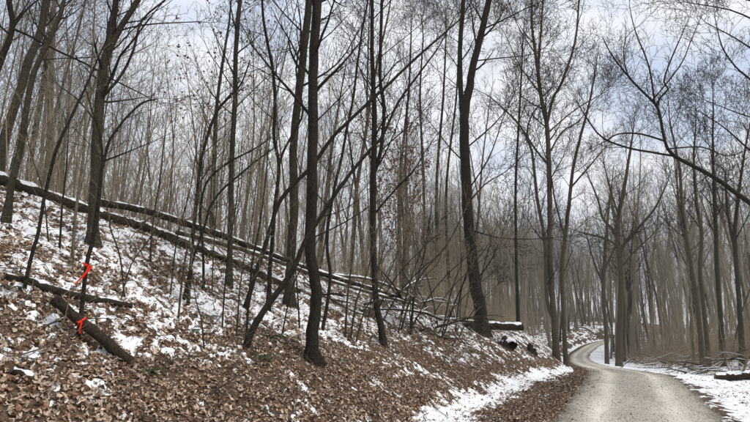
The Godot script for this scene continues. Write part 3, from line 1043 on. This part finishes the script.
	T.append({label = "bowed tree reaching a long dark limb over the gravel road", stem = [[852, 392, 10], [850, 330, 8.5], [838, 275, 7.8], [802, 238, 7], [750, 203, 6.2], [712, 176, 5.6], [675, 156, 4.8], [665, 141, 4], [660, 115, 3.6], [655, 104, 3.4], [641, 90, 3], [628, 76, 2.6], [612, 55, 2], [603, 38, 1.4]], limbs = [[[676, 156, 3], [650, 152, 2.8], [629, 148, 2.6], [603, 138, 2.4], [588, 120, 2], [579, 105, 1.3]], [[665, 142, 2.6], [641, 134, 2.4], [618, 134, 2], [606, 141, 1.4]], [[656, 103, 2.6], [649, 66, 2.2], [636, 33, 1.6], [630, 8, 1.0]], [[657, 106, 2.8], [660, 98, 2.8], [668, 89, 2.4], [664, 81, 2.2], [670, 62, 2], [677, 46, 1.8], [683, 32, 1.2]], [[665, 88, 2], [680, 66, 1.6], [692, 38, 1.2], [700, 20, 0.9]], [[672, 148, 2], [702, 147, 1.8], [727, 156, 1.4], [750, 149, 1.0]], [[628, 76, 1.8], [624, 58, 1.6], [626, 38, 1.2], [640, 25, 0.8]]], dist = 17.0, from = 0.55, count = 22, bl = 1.4, dens = 0.9, wig = 0.24})
	T.append({label = "finely twigged tree spreading its boughs above the low verge", stem = [[812, 385, 12], [808, 300, 10], [803, 200, 9], [798, 100, 8], [795, 0, 7]], ext = 8.0, limbs = [[[801, 175, 3], [775, 165, 2.6], [750, 150, 2.2], [725, 128, 1.6], [700, 112, 1.0]], [[799, 130, 3], [770, 96, 2.4], [750, 79, 2.2], [735, 66, 1.8], [722, 46, 1.4], [716, 22, 1.0]], [[798, 95, 3], [765, 60, 2.2], [735, 38, 1.6], [708, 24, 1.0]], [[796, 50, 3], [765, 26, 2.2], [730, 10, 1.6], [690, 3, 1.0]], [[800, 150, 2.6], [770, 125, 2], [735, 112, 1.4], [705, 100, 0.9]], [[796, 20, 3], [755, 2, 2], [715, -8, 1.4]]], dist = 21.0, from = 0.3, count = 12, dens = 1.1, bl = 2.4, wig = 0.22})
	T.append({label = "red brown slanting tree rising from the brush beyond the verge", stem = [[702, 360, 5.5], [698, 310, 4.8], [692, 270, 4.6], [688, 245, 4.4], [682, 205, 4], [680, 170, 3.2], [674, 140, 2.2]], ext = 3.0, bark = "bark_mid", dist = 36.0, from = 0.3, count = 16, bl = 2.6})
	T.append({label = "second red brown tree crossing the slanting one in the brush", stem = [[708, 358, 5], [704, 310, 4.4], [700, 270, 4.2], [702, 235, 4], [696, 200, 3.6], [694, 160, 2.6]], ext = 4.0, bark = "bark_mid", dist = 38.0, from = 0.3, count = 16, bl = 2.6})
	T.append({label = "upright grey tree standing among the brush past the slanting trees", stem = [[722, 356, 6], [720, 310, 5], [717, 270, 4.8], [716, 230, 4.4], [714, 190, 3.6], [713, 150, 2.6]], ext = 5.0, bark = "bark_grey", dist = 42.0, from = 0.3, count = 18, bl = 3.0})
	T.append({label = "forked grey tree by the snow covered log at the verge", stem = [[742, 362, 6], [740, 310, 5.2], [737, 270, 5], [735, 235, 4.4], [738, 200, 3.6], [742, 170, 2.6]], ext = 5.0, limbs = [[[736, 250, 3.2], [728, 215, 2.8], [726, 180, 2]]], bark = "bark_grey", dist = 40.0, from = 0.3, count = 18, bl = 3.0})
	for q in [[404, 318, 400, 408, 4, "thin tree behind the branch tangle, nearer the curved dark tree"], [425, 318, 424, 420, 3.4, "thin forked tree in the middle behind the branch tangle"], [440, 316, 437, 443, 3.8, "thin tree behind the branch tangle, nearer the twin tree"], [452, 318, 447, 456, 3.2, "slender tree close behind the big twin tree"], [518, 322, 516, 520, 3.2, "slender tree between the twin tree and the roadside tree"]]:
		T.append({label = q[5], stem = [[q[0], q[1], q[4] * 1.1], [q[2], 250, q[4]], [q[2], 180, q[4] * 0.9], [q[3], 100, q[4] * 0.7], [q[3] + 3, 40, q[4] * 0.45]], ext = 3.0, dist = 40.0 + fmod(q[0], 9.0), from = 0.3, count = 16, bl = 3.2})
	for D in T: traced_tree(D)
	# stem clumps of thin shoots on the bank
	for q in [[[212, 296], [216, 215], "pair of thin stems leaning beside the arching sapling"], [[222, 330], [236, 205], "thin straight shoot from the clump at the bowed sapling's foot"], [[236, 338], [252, 220], "greenish shoot from the clump at the bowed sapling's foot"], [[246, 338], [262, 210], "long whip shoot from the clump behind the bowed sapling"], [[178, 320], [196, 215], "thin upright stem at the edge of the stem clump"], [[170, 296], [190, 190], "thin leaning stem uphill of the stem clump"], [[150, 262], [160, 180], "thin stem standing against the fallen trunks"], [[120, 300], [152, 235], "slender twiggy stem beyond the leaning cut log"], [[126, 300], [110, 226], "slender stem crossing another beyond the leaning cut log"], [[350, 340], [368, 270], "thin stem from the shoots at the curved tree's foot"], [[355, 342], [385, 282], "arching shoot at the curved tree's foot"], [[345, 338], [352, 262], "upright shoot at the curved tree's foot"], [[300, 330], [290, 240], "thin stem between the grey trunk and the large tree"], [[281, 335], [318, 240], "leaning whip between bowed sapling and large tree"], [[60, 250], [66, 170], "thin stem just below the thick fallen trunk"], [[50, 244], [30, 150], "thin leaning stem just below the thick fallen trunk"], [[400, 330], [450, 240], "leaning whip in front of the branch tangle"], [[410, 335], [425, 250], "thin stem in front of the branch tangle"], [[455, 332], [470, 262], "thin stem at the foot of the twin tree"], [[205, 352], [196, 300], "short dead stick standing in the snow patches"]]:
		var a: Array = q[0]
		var e: Array = q[1]
		var w := rng.randf_range(1.8, 2.8)
		var mx: float = lerpf(a[0], e[0], 0.5) - (e[0] - a[0]) * 0.15
		traced_tree({name = "sapling", label = q[2], stem = [[a[0], a[1], w], [mx, lerpf(a[1], e[1], 0.55), w * 0.85], [e[0], e[1], w * 0.65], [e[0] + (e[0] - a[0]) * 0.5, e[1] - (a[1] - e[1]) * 0.6, w * 0.4]], from = 0.25, count = 8, bl = 0.8, bark = "bark_grey" if rng.randf() < 0.5 else "bark_dark", twig = "twig_grey" if rng.randf() < 0.4 else "twig_brown"})

	# whips leaning out of the branch tangle
	for k in 15:
		var bx := rng.randf_range(335.0, 475.0)
		var by := rng.randf_range(312.0, 336.0) + (bx - 335.0) * 0.03
		var ex := bx + rng.randf_range(12.0, 70.0) * (1.0 if rng.randf() < 0.8 else -0.6)
		var ey := by - rng.randf_range(50.0, 105.0)
		var w := rng.randf_range(0.9, 1.7)
		var b := hit(bx, by)
		if depth_of(b) > 30.0: continue
		traced_tree({name = "whip", label = "thin dark whip leaning out of the leaves round the branch tangle", group = "leaning whips round the branch tangle", stem = [[bx, by, w], [lerpf(bx, ex, 0.3), lerpf(by, ey, 0.4), w * 0.9], [lerpf(bx, ex, 0.65), lerpf(by, ey, 0.75), w * 0.75], [ex, ey, w * 0.5]], from = 0.2, count = 9, bl = 0.8, ext = 0.5, turn = rng.randf_range(-0.5, 0.5), twig = "twig_dark" if k % 2 else "twig_brown"})

# a young tree keeping its copper leaves
func leafy_tree(px: float, py: float, dist: float, h: float, label: String, dens: float) -> void:
	var q := ray(px, py)
	var hd := Vector2(q.x, q.z).normalized() * dist
	var b := Vector3(hd.x, height(hd.x, hd.y), hd.y)
	keep_tips = true
	tips = []
	var t := free_tree("beech", h, h * 0.009, 0.3, 26, h * 0.24, 0.03, false, M.bark_grey, M.twig_brown, 2, 0.006, 0.02)
	keep_tips = false
	var tb := TB.new()
	for p in tips:
		if rng.randf() > dens or p.y < h * 0.3: continue
		var c := Color(0.17, 0.08, 0.06).lerp(Color(0.28, 0.16, 0.115), rng.randf())
		var u := rv().normalized()
		var w := u.cross(rv()).normalized()
		var s := rng.randf_range(0.05, 0.085)
		var o := tb.v.size()
		for k in 5:
			tb.quad(p, p + u * s * 0.5 + w * s * 0.45, p + u * s * 1.2, p + u * s * 0.5 - w * s * 0.45)
			u = (u + rv()).normalized()
			w = u.cross(rv()).normalized()
		for i in tb.v.size() - o: tb.c.append(c)
	var f := part("foliage", tb, M.leaf, t)
	f.set_meta("label", "dry copper leaves still clinging to the twigs")
	t.name = numbered("beech")
	add_child(t)
	t.position = b
	t.set_meta("label", label)
	t.set_meta("category", "tree")

# ---------------------------------------------------------------- woods
func woods() -> void:
	var kinds := []
	for i in 5: kinds.append(free_tree("forest_tree", rng.randf_range(21, 27), rng.randf_range(0.15, 0.24), rng.randf_range(0.3, 0.45), 26, 4.2, 0.06, i % 2 == 0, [M.bark_mid, M.bark_dark, M.bark_grey][i % 3], [M.twig_brown, M.twig_dark, M.twig_dark][i % 3], 2, 0.010))
	for i in 4: kinds.append(free_tree("forest_tree", rng.randf_range(13, 17), rng.randf_range(0.07, 0.11), 0.22, 24, 3.0, 0.09, i == 1, [M.bark_pale, M.bark_mid][i % 2], [M.twig_grey, M.twig_brown][i % 2], 2, 0.008))
	var poles := []
	for i in 4: poles.append(free_tree("pole_tree", rng.randf_range(7, 10), rng.randf_range(0.025, 0.045), 0.15, 20, 1.7, 0.09, false, [M.bark_pale, M.bark_mid][i % 2], [M.twig_grey, M.twig_brown][i % 2], 2, 0.006))
	var spots: Array = []
	var looks := ["tall forked brown tree ", "tall straight dark tree ", "tall forked grey tree ", "tall straight brown tree ", "tall forked dark tree ", "slim pale grey tree ", "slim forked brown tree ", "slim straight pale tree ", "slim crooked brown tree "]
	var labels := {up = ["standing on the slope above the fallen trunks", "trees on the slope above the fallen trunks"], low = ["standing in the low woods beyond the verge", "trees in the low woods beyond the verge"], end = ["far off where the road climbs out of sight", "hazy trees where the road climbs"]}
	var quota := {up = 64, low = 34, end = 60}
	for zone in ["up", "low", "end"]:
		var made := 0
		var tries := 0
		while made < quota[zone] and tries < 6000:
			tries += 1
			var az: float
			var ds: float
			if zone == "up":
				az = rng.randf_range(3.0, 64.0); ds = sqrt(rng.randf_range(21.0 * 21.0, 75.0 * 75.0))
			elif zone == "low":
				az = rng.randf_range(-12.0, 2.0); ds = sqrt(rng.randf_range(42.0 * 42.0, 120.0 * 120.0))
			else:
				az = rng.randf_range(-7.0, 13.0); ds = rng.randf_range(95.0, 190.0)
			var x := -sin(deg_to_rad(az)) * ds
			var z := -cos(deg_to_rad(az)) * ds
			var a := x - road_x(z)
			if zone == "up" and -a < crest_at(z) + 2.0: continue
			if zone == "low" and a < 4.5: continue
			if zone == "end" and abs(a) < 3.6: continue
			# keep the slot of open sky between the twin tree and the bend
			if zone == "up" and az < 22.0 and ds < 45.0 and rng.randf() < 0.6: continue
			var ok := true
			for s in spots:
				if Vector2(x, z).distance_squared_to(s) < 4.0: ok = false; break
			if not ok: continue
			spots.append(Vector2(x, z))
			made += 1
			var ki: int = rng.randi() % kinds.size()
			if zone == "low" and ds < 65.0 and ki < 5 and rng.randf() < 0.75: ki = 5 + rng.randi() % 4
			if zone == "up" and ds < 36.0 and ki < 5 and rng.randf() < 0.6: ki = 5 + rng.randi() % 4
			var k: Node3D = kinds[ki]
			place(k, "forest_tree", Vector3(x, height(x, z), z), rng.randf() * TAU, rng.randf_range(0.8, 1.15), looks[ki] + labels[zone][0], labels[zone][1])
	# pole-sized young trees
	var made2 := 0
	while made2 < 110:
		var az := rng.randf_range(6.0, 64.0)
		var ds := sqrt(rng.randf_range(14.0 * 14.0, 36.0 * 36.0))
		var x := -sin(deg_to_rad(az)) * ds
		var z := -cos(deg_to_rad(az)) * ds
		if -(x - road_x(z)) < crest_at(z) + 0.8: continue
		made2 += 1
		var pk := rng.randi() % poles.size()
		place(poles[pk], "pole_tree", Vector3(x, height(x, z), z), rng.randf() * TAU, rng.randf_range(0.75, 1.3), ["thin pale pole tree with grey twigs above the fallen trunks", "thin brown pole tree with brown twigs above the fallen trunks"][pk % 2], "young pole trees above the fallen trunks")
	# thicket: uncounted thin shoots, and the far wood
	var shrubs := []
	for i in 4:
		var tb := TB.new()
		twig_min = 0.0055
		var P := {wig = 0.24, trop = 0.03, depth = 2, n = [5, 3, 2], len0 = [2.5, 1.2, 0.6], ratio = 0.6, spread = 1.2}
		for k in 4 + i:
			var d := Vector3(rng.randfn() * 0.32, 1, rng.randfn() * 0.32).normalized()
			grow(tb, Vector3(rng.randfn() * 0.15, -0.1, rng.randfn() * 0.15), d, rng.randf_range(1.6, 3.6), rng.randf_range(0.009, 0.017), 0, P)
		shrubs.append(tb.mesh())
	var whips := []
	for i in 3:
		var tb := TB.new()
		twig_min = 0.005
		var P := {wig = 0.13, trop = 0.07, depth = 2, n = [10, 5, 3], len0 = [5.0, 1.4, 0.6], ratio = 0.3, spread = 0.9}
		for k in 2:
			grow(tb, Vector3(rng.randfn() * 0.3, -0.1, rng.randfn() * 0.3), Vector3(rng.randfn() * 0.1, 1, rng.randfn() * 0.1).normalized(), rng.randf_range(4.0, 7.0), rng.randf_range(0.016, 0.028), 0, P)
		whips.append(tb.mesh())
	var sx := [[], [], [], []]
	var sc := [[], [], [], []]
	var wx := [[], [], []]
	var wc := [[], [], []]
	var tries2 := 0
	var n := 0
	while n < 2300 and tries2 < 30000:
		tries2 += 1
		var az := rng.randf_range(-12.0, 65.0)
		var ds := sqrt(rng.randf_range(13.0 * 13.0, 70.0 * 70.0))
		if n % 6 == 0:
			az = rng.randf_range(-12.0, 3.0); ds = rng.randf_range(30.0, 80.0)
		elif n % 4 == 1:
			az = rng.randf_range(-6.0, 15.0); ds = rng.randf_range(70.0, 190.0)
		var x := -sin(deg_to_rad(az)) * ds
		var z := -cos(deg_to_rad(az)) * ds
		var a := x - road_x(z)
		if a < 0 and -a < crest_at(z) + 0.6: continue
		if a >= 0 and a < 4.4 + 2.5 * rng.randf(): continue
		if a >= 0 and ds < 50.0 and rng.randf() < 0.55: continue
		n += 1
		var s := rng.randf_range(0.6, 1.25)
		var tf := Transform3D((Basis(Vector3(rng.randfn(), 0, rng.randfn()).normalized(), clamp(rng.randfn() * 0.16, -0.45, 0.45)) * Basis(Vector3.UP, rng.randf() * TAU)).scaled(Vector3(s, s, s)), Vector3(x, height(x, z), z))
		var c := Color(0.24, 0.185, 0.125).lerp(Color(0.36, 0.315, 0.235), rng.randf()) * rng.randf_range(0.55, 1.2)
		if rng.randf() < (0.45 if az > 6.0 else 0.85):
			var k := rng.randi() % 4
			if az <= 6.0:
				c = Color(0.27, 0.215, 0.155) * rng.randf_range(0.4, 1.25)
				tf.basis = tf.basis.scaled(Vector3(0.85, 0.65, 0.85))
			sx[k].append(tf); sc[k].append(c)
		else:
			var k := rng.randi() % 3
			wx[k].append(tf); wc[k].append(c)
	for k in 4: copies("undergrowth", shrubs[k], M.tint, sx[k], sc[k], ["bushy brown undergrowth filling the woods", "low twiggy brown undergrowth under the trees", "spreading bare undergrowth between the trunks", "dense leafless undergrowth on the forest floor"][k], "undergrowth")
	for k in 3: copies("thicket", whips[k], M.tint, wx[k], wc[k], ["thicket of thin upright bare shoots", "thicket of tall grey brown whips", "thicket of leafless slender stems"][k], "thicket")
	# far woods
	var fx := [[], [], [], [], []]
	var fc := [[], [], [], [], []]
	n = 0
	tries2 = 0
	while n < 850 and tries2 < 40000:
		tries2 += 1
		var az := rng.randf_range(-13.0, 65.0)
		var ds := sqrt(rng.randf_range(70.0 * 70.0, 230.0 * 230.0))
		if n % 3 > 0:
			az = rng.randf_range(-13.0, 20.0)
			ds = rng.randf_range(75.0, 235.0)
		var x := -sin(deg_to_rad(az)) * ds
		var z := -cos(deg_to_rad(az)) * ds
		var a := x - road_x(z)
		if abs(a) < 4.0: continue
		if az < 0.0 and rng.randf() < 0.4: continue
		if az > 22.0 and (ds > 120.0 or rng.randf() < 0.45): continue
		n += 1
		var s := rng.randf_range(0.75, 1.1)
		var k := rng.randi() % 5
		if k > 2: s *= 1.25
		fx[k].append(Transform3D(Basis(Vector3.UP, rng.randf() * TAU).scaled(Vector3(s, s, s)), Vector3(x, height(x, z), z)))
		fc[k].append(Color(0.16, 0.135, 0.10).lerp(Color(0.28, 0.245, 0.19), rng.randf()))
	for k in 5:
		var src: Node3D = kinds[k] if k < 3 else poles[k - 3]
		var st := SurfaceTool.new()
		for ch in src.get_children(): st.append_from(ch.mesh, 0, Transform3D.IDENTITY)
		copies("distant_woods", st.commit(), M.tint, fx[k], fc[k], ["far grey woods closing the valley", "far bare woods on the rising ground", "far hazy woods behind the nearer trees", "far thin young growth under the woods", "far brown young growth along the valley"][k], "woods")
	for k in kinds + poles: k.free()

# ---------------------------------------------------------------- fallen wood and small things
func fallen_things() -> void:
	var A := lying([[-30, 171, 12], [0, 183, 11.5], [46, 199, 11], [100, 218, 10], [150, 233, 9.5], [188, 248, 9], [225, 262, 8], [256, 276, 8], [300, 294, 6.5]], 0.6)
	fallen("fallen_tree", "thick dark fallen trunk topped with snow lying along the bank crest", A[0], A[1], 0.55, M.log, 8)
	# the thinner one rests behind it
	var p0: Vector3 = A[0][2]
	var p1: Vector3 = A[0][8]
	var n := (p1 - p0).cross(Vector3.UP).normalized()
	if n.dot(p0 - cam_p) < 0: n = -n
	var mk := func(px: Array, off: float) -> Array:
		var pp := PackedVector3Array()
		var rr := PackedFloat32Array()
		for s in px:
			var d := ray(s[0], s[1])
			var q := cam_p + d * ((p0 + n * off - cam_p).dot(n) / d.dot(n))
			pp.append(q)
			rr.append(s[2] * 0.5 / FOC * depth_of(q))
		return [pp, rr]
	var B: Array = mk.call([[98, 202, 6.5], [145, 211, 6.5], [190, 225, 6.5], [228, 238, 6], [289, 262, 5.5], [320, 273, 5], [372, 289, 4], [405, 300, 3]], 0.55)
	fallen("fallen_tree", "thinner snow dusted fallen trunk propped behind the thick one", B[0], B[1], 0.55, M.log, 10)
	var C: Array = mk.call([[176, 232, 4], [230, 246, 4], [285, 264, 3.6], [330, 281, 3.2], [390, 298, 2.6], [420, 306, 2]], 0.3)
	fallen("fallen_tree", "narrow fallen pole wedged between the two snowy fallen trunks", C[0], C[1], 0.5, M.bark_mid, 8)
	var E: Array = mk.call([[300, 268, 2.6], [335, 275, 2.6], [372, 280, 2.2], [410, 295, 1.8]], 1.2)
	fallen("fallen_tree", "slim broken pole lying over the end of the fallen trunks", E[0], E[1], 0.6, M.bark_mid, 4)
	# log with the white cap by the twin tree
	var fr := ray(482, 329)
	var f2 := Vector2(fr.x, fr.z).normalized() * 26.7
	var f0 := Vector3(f2.x, height(f2.x, f2.y), f2.y)
	var F := [PackedVector3Array(), PackedFloat32Array()]
	for s in [[428, 318, 8], [455, 323, 8.5], [490, 326, 8], [523, 327, 7]]:
		var fq := upright(s[0], s[1], f0, 0.12)
		F[0].append(fq)
		F[1].append(s[2] * 0.5 / FOC * depth_of(fq))
	fallen("log", "snow topped log lying across the foot of the twin tree", F[0], F[1], 0.75, M.log, 0)
	# black hollow log end with a snow cap
	var h := hit(512, 352)
	var dep := depth_of(h)
	var back := (h - cam_p).normalized()
	var dirn := Vector3(-0.55, 0.05, -0.8).normalized()
	var r := 5.6 / FOC * dep
	var hp := PackedVector3Array([h + Vector3.UP * r * 1.1, h + Vector3.UP * r * 1.2 + dirn * 0.5, h + Vector3.UP * r * 1.2 + dirn * 1.1])
	fallen("log", "short black hollow log with a thick snow cap on the cut bank", hp, PackedFloat32Array([r, r * 0.95, r * 0.8]), 1.0, M.log, 0, "log", "", true)
	# broken stump beside it
	var sp := hit(531, 352)
	var st := thing("stump", "broken rotten stump on the cut bank above the road", "stump", sp)
	var sb := TB.new()
	sb.tube(PackedVector3Array([Vector3(0, -0.2, 0), Vector3(0, 0.15, 0), Vector3(-0.04, 0.42, 0.02), Vector3(-0.1, 0.62, 0.05)]), PackedFloat32Array([0.34, 0.26, 0.2, 0.07]), 10, false, 1.0)
	sb.tube(PackedVector3Array([Vector3(0.1, 0.0, 0), Vector3(0.28, 0.2, 0.1), Vector3(0.45, 0.18, 0.2)]), PackedFloat32Array([0.14, 0.10, 0.03]), 7)
	sb.tube(PackedVector3Array([Vector3(-0.1, 0.0, 0.1), Vector3(-0.1, -0.05, 0.4), Vector3(0.0, -0.3, 0.7)]), PackedFloat32Array([0.14, 0.10, 0.04]), 7)
	part("trunk", sb, M.log, st)
	var sc := TB.new()
	sc.tube(PackedVector3Array([Vector3(0.12, 0.16, 0.02), Vector3(0.25, 0.3, 0.08), Vector3(0.4, 0.27, 0.17)]), PackedFloat32Array([0.02, 0.09, 0.02]), 7)
	part("snow", sc, M.snow, st)
	st.scale = Vector3(0.72, 0.72, 0.72)
	# ground log under the snow line and the leaning cut log
	var G := lying([[4, 279, 8], [30, 285, 9], [51, 292, 9], [79, 299, 8], [109, 304, 7], [131, 308, 6]], 0.5)
	fallen("log", "half buried dark log lying in the snow uphill of the cut log", G[0], G[1], 0.18, M.log, 0)
	var e0 := hit(131, 366)
	var e1 := upright(54, 299, hit(52, 326))
	var rr := 4.9 / FOC * depth_of(e0)
	e0 += Vector3.UP * rr * 0.6
	fallen("log", "leaning cut log with an orange ribbon round it", PackedVector3Array([e1, e1.lerp(e0, 0.35), e1.lerp(e0, 0.7), e0]), PackedFloat32Array([rr * 1.08, rr, rr * 1.05, rr * 0.95]), 0.0, M.log, 0)
	ribbon(e1.lerp(e0, 0.36), (e0 - e1).normalized(), rr * 1.12, "orange ribbon tied round the leaning cut log", [[[0, 0.02, 0], [-0.02, -0.05, 0.01], [0.0, -0.11, 0.02], [-0.015, -0.17, 0.015]], [[0, 0, 0], [0.05, 0.02, 0.01], [0.07, 0.05, 0.015]]])
	var sap := hit(78, 338)
	var w1 := upright(87, 266, sap)
	var w2 := upright(86, 274, sap)
	var rs := 2.6 / FOC * depth_of(sap)
	ribbon(w1, (w1 - w2).normalized(), rs * 1.25, "orange ribbon tied to the sapling trunk with a hanging tail", [[[0.02, 0.0, 0], [0.0, -0.08, 0.01], [-0.05, -0.16, 0.02], [-0.11, -0.25, 0.01]], [[0.03, -0.02, 0], [0.06, -0.01, 0.005], [0.0, -0.10, 0.02], [-0.04, -0.17, 0.02]], [[0, 0.01, 0], [-0.06, 0.03, 0.005], [-0.07, 0.0, 0.01]]])
	var S := lying([[11, 373, 5], [18, 376, 8], [31, 381, 7]], 0.6)
	fallen("log", "short rotten log end poking out of a snow patch among leaves", S[0], S[1], 0.25, M.log, 0)
	var W := lying([[131, 281, 2.6], [150, 296, 3], [168, 310, 2.6]], 0.9)
	fallen("fallen_branch", "pale bare branch lying downhill across the snow", W[0], W[1], 0.0, M.bark_pale, 2, "branch")
	for q in [[[[35, 330, 2], [52, 324, 2], [66, 318, 1.6]], "thin stick poking out beside the leaning cut log"], [[[185, 270, 2.4], [205, 290, 2.4], [222, 300, 2]], "stick lying below the lower fallen trunk"], [[[420, 330, 2.5], [440, 338, 2.5], [462, 340, 2]], "stick lying on leaves below the branch tangle"], [[[330, 300, 2.4], [352, 312, 2.2], [372, 318, 1.8]], "stick lying in snow by the curved dark tree"]]:
		var K := lying(q[0], 1.0)
		fallen("fallen_branch", q[1], K[0], K[1], 0.2, M.bark_mid, 3, "branch")
	# felled crown between the curved tree and the twin tree
	var c1 := hit(425, 322)
	var al := (hit(470, 329) - hit(390, 318)).normalized()
	al.y = 0
	brush_pile("brush_pile", "tangle of snow dusted branches from a felled crown by the twin tree", c1, al.normalized(), Vector3(6.0, 1.3, 2.2), 22, 110, 0.3)
	var c2 := hit(345, 300)
	brush_pile("brush_pile", "smaller tangle of broken branches at the end of the fallen trunks", c2, al.normalized(), Vector3(3.4, 0.9, 1.6), 10, 40, 0.35)
	# low side
	var R := lying([[716, 381, 6], [735, 381, 8], [760, 380, 9], [790, 379, 9]], 1.1)
	fallen("log", "snow covered log lying beyond the low verge", R[0], R[1], 1.0, M.log, 2)
	for w in [[3.9, -30.0, Vector3(3.4, 0.8, 2.4), 9, 40, 0.5, "snowy brush heap beside the low verge"], [5.6, -30.5, Vector3(4.5, 1.5, 3.0), 14, 40, 0.35, "dark curved fallen boughs behind the snow covered log"], [5.0, -46.0, Vector3(6.0, 1.5, 4.0), 10, 40, 0.6, "snow streaked brush heap past the dark spreading tree"]]:
		var wx: float = road_x(w[1]) + w[0]
		brush_pile("brush_pile", w[6], Vector3(wx, height(wx, w[1]), w[1]), Vector3(0.9, 0, 0.35).normalized(), w[2], w[3], w[4], w[5])
	for q in [[192, 332], [262, 358], [8, 290], [338, 362], [470, 352], [210, 318], [272, 338], [150, 372]]:
		fern(hit(q[0], q[1]), rng.randf_range(0.22, 0.34), "small dark green fern tuft growing out of the leaf litter", "fern tufts on the bank")

# ---------------------------------------------------------------- build
func _ready() -> void:
	rng.seed = 20240117
	nb.seed = 3; nb.frequency = 0.8; nb.fractal_octaves = 3
	ns.seed = 8; ns.frequency = 1.0; ns.fractal_octaves = 2; ns.noise_type = FastNoiseLite.TYPE_SIMPLEX_SMOOTH
	nl.seed = 5; nl.frequency = 0.6; nl.fractal_octaves = 2
	cam_b = Basis.from_euler(Vector3(deg_to_rad(PITCH), deg_to_rad(YAW), 0))
	# camera
	var cam := Camera3D.new()
	cam.name = "camera"
	cam.fov = rad_to_deg(2.0 * atan(211.0 / FOC))
	cam.near = 0.05
	cam.far = 1500.0
	add_child(cam)
	cam.transform = Transform3D(cam_b, cam_p)
	cam.current = true
	# sky, haze, exposure
	var env := Environment.new()
	env.background_mode = Environment.BG_SKY
	var sky := Sky.new()
	var pan := PanoramaSkyMaterial.new()
	pan.panorama = ImageTexture.create_from_image(sky_image())
	sky.sky_material = pan
	env.sky = sky
	env.tonemap_mode = Environment.TONE_MAPPER_LINEAR
	env.tonemap_exposure = 1.6
	env.fog_enabled = true
	env.fog_density = 0.0005
	env.fog_light_color = Color(0.90, 0.90, 0.88)
	env.sdfgi_enabled = true
	env.ssao_enabled = true
	env.ssil_enabled = true
	var we := WorldEnvironment.new()
	we.environment = env
	we.name = "world"
	add_child(we)
	# veiled sun
	var sun := DirectionalLight3D.new()
	sun.name = "sun"
	sun.light_energy = 0.5
	sun.light_angular_distance = 18.0
	sun.light_color = Color(1.0, 0.97, 0.92)
	sun.shadow_enabled = true
	add_child(sun)
	sun.rotation_degrees = Vector3(-56, 100, 0)
	build_cache()
	make_materials()
	build_ground()
	fallen_things()
	hero_trees()
	leafy_tree(402, 318, 27.0, 9.0, "young beech holding copper leaves behind the branch tangle", 0.75)
	leafy_tree(212, 250, 19.0, 11.0, "slender young tree with a few brown leaves above the fallen trunks", 0.16)
	woods()
	scatter_leaves()
	scatter_gravel()
	scatter_sticks()
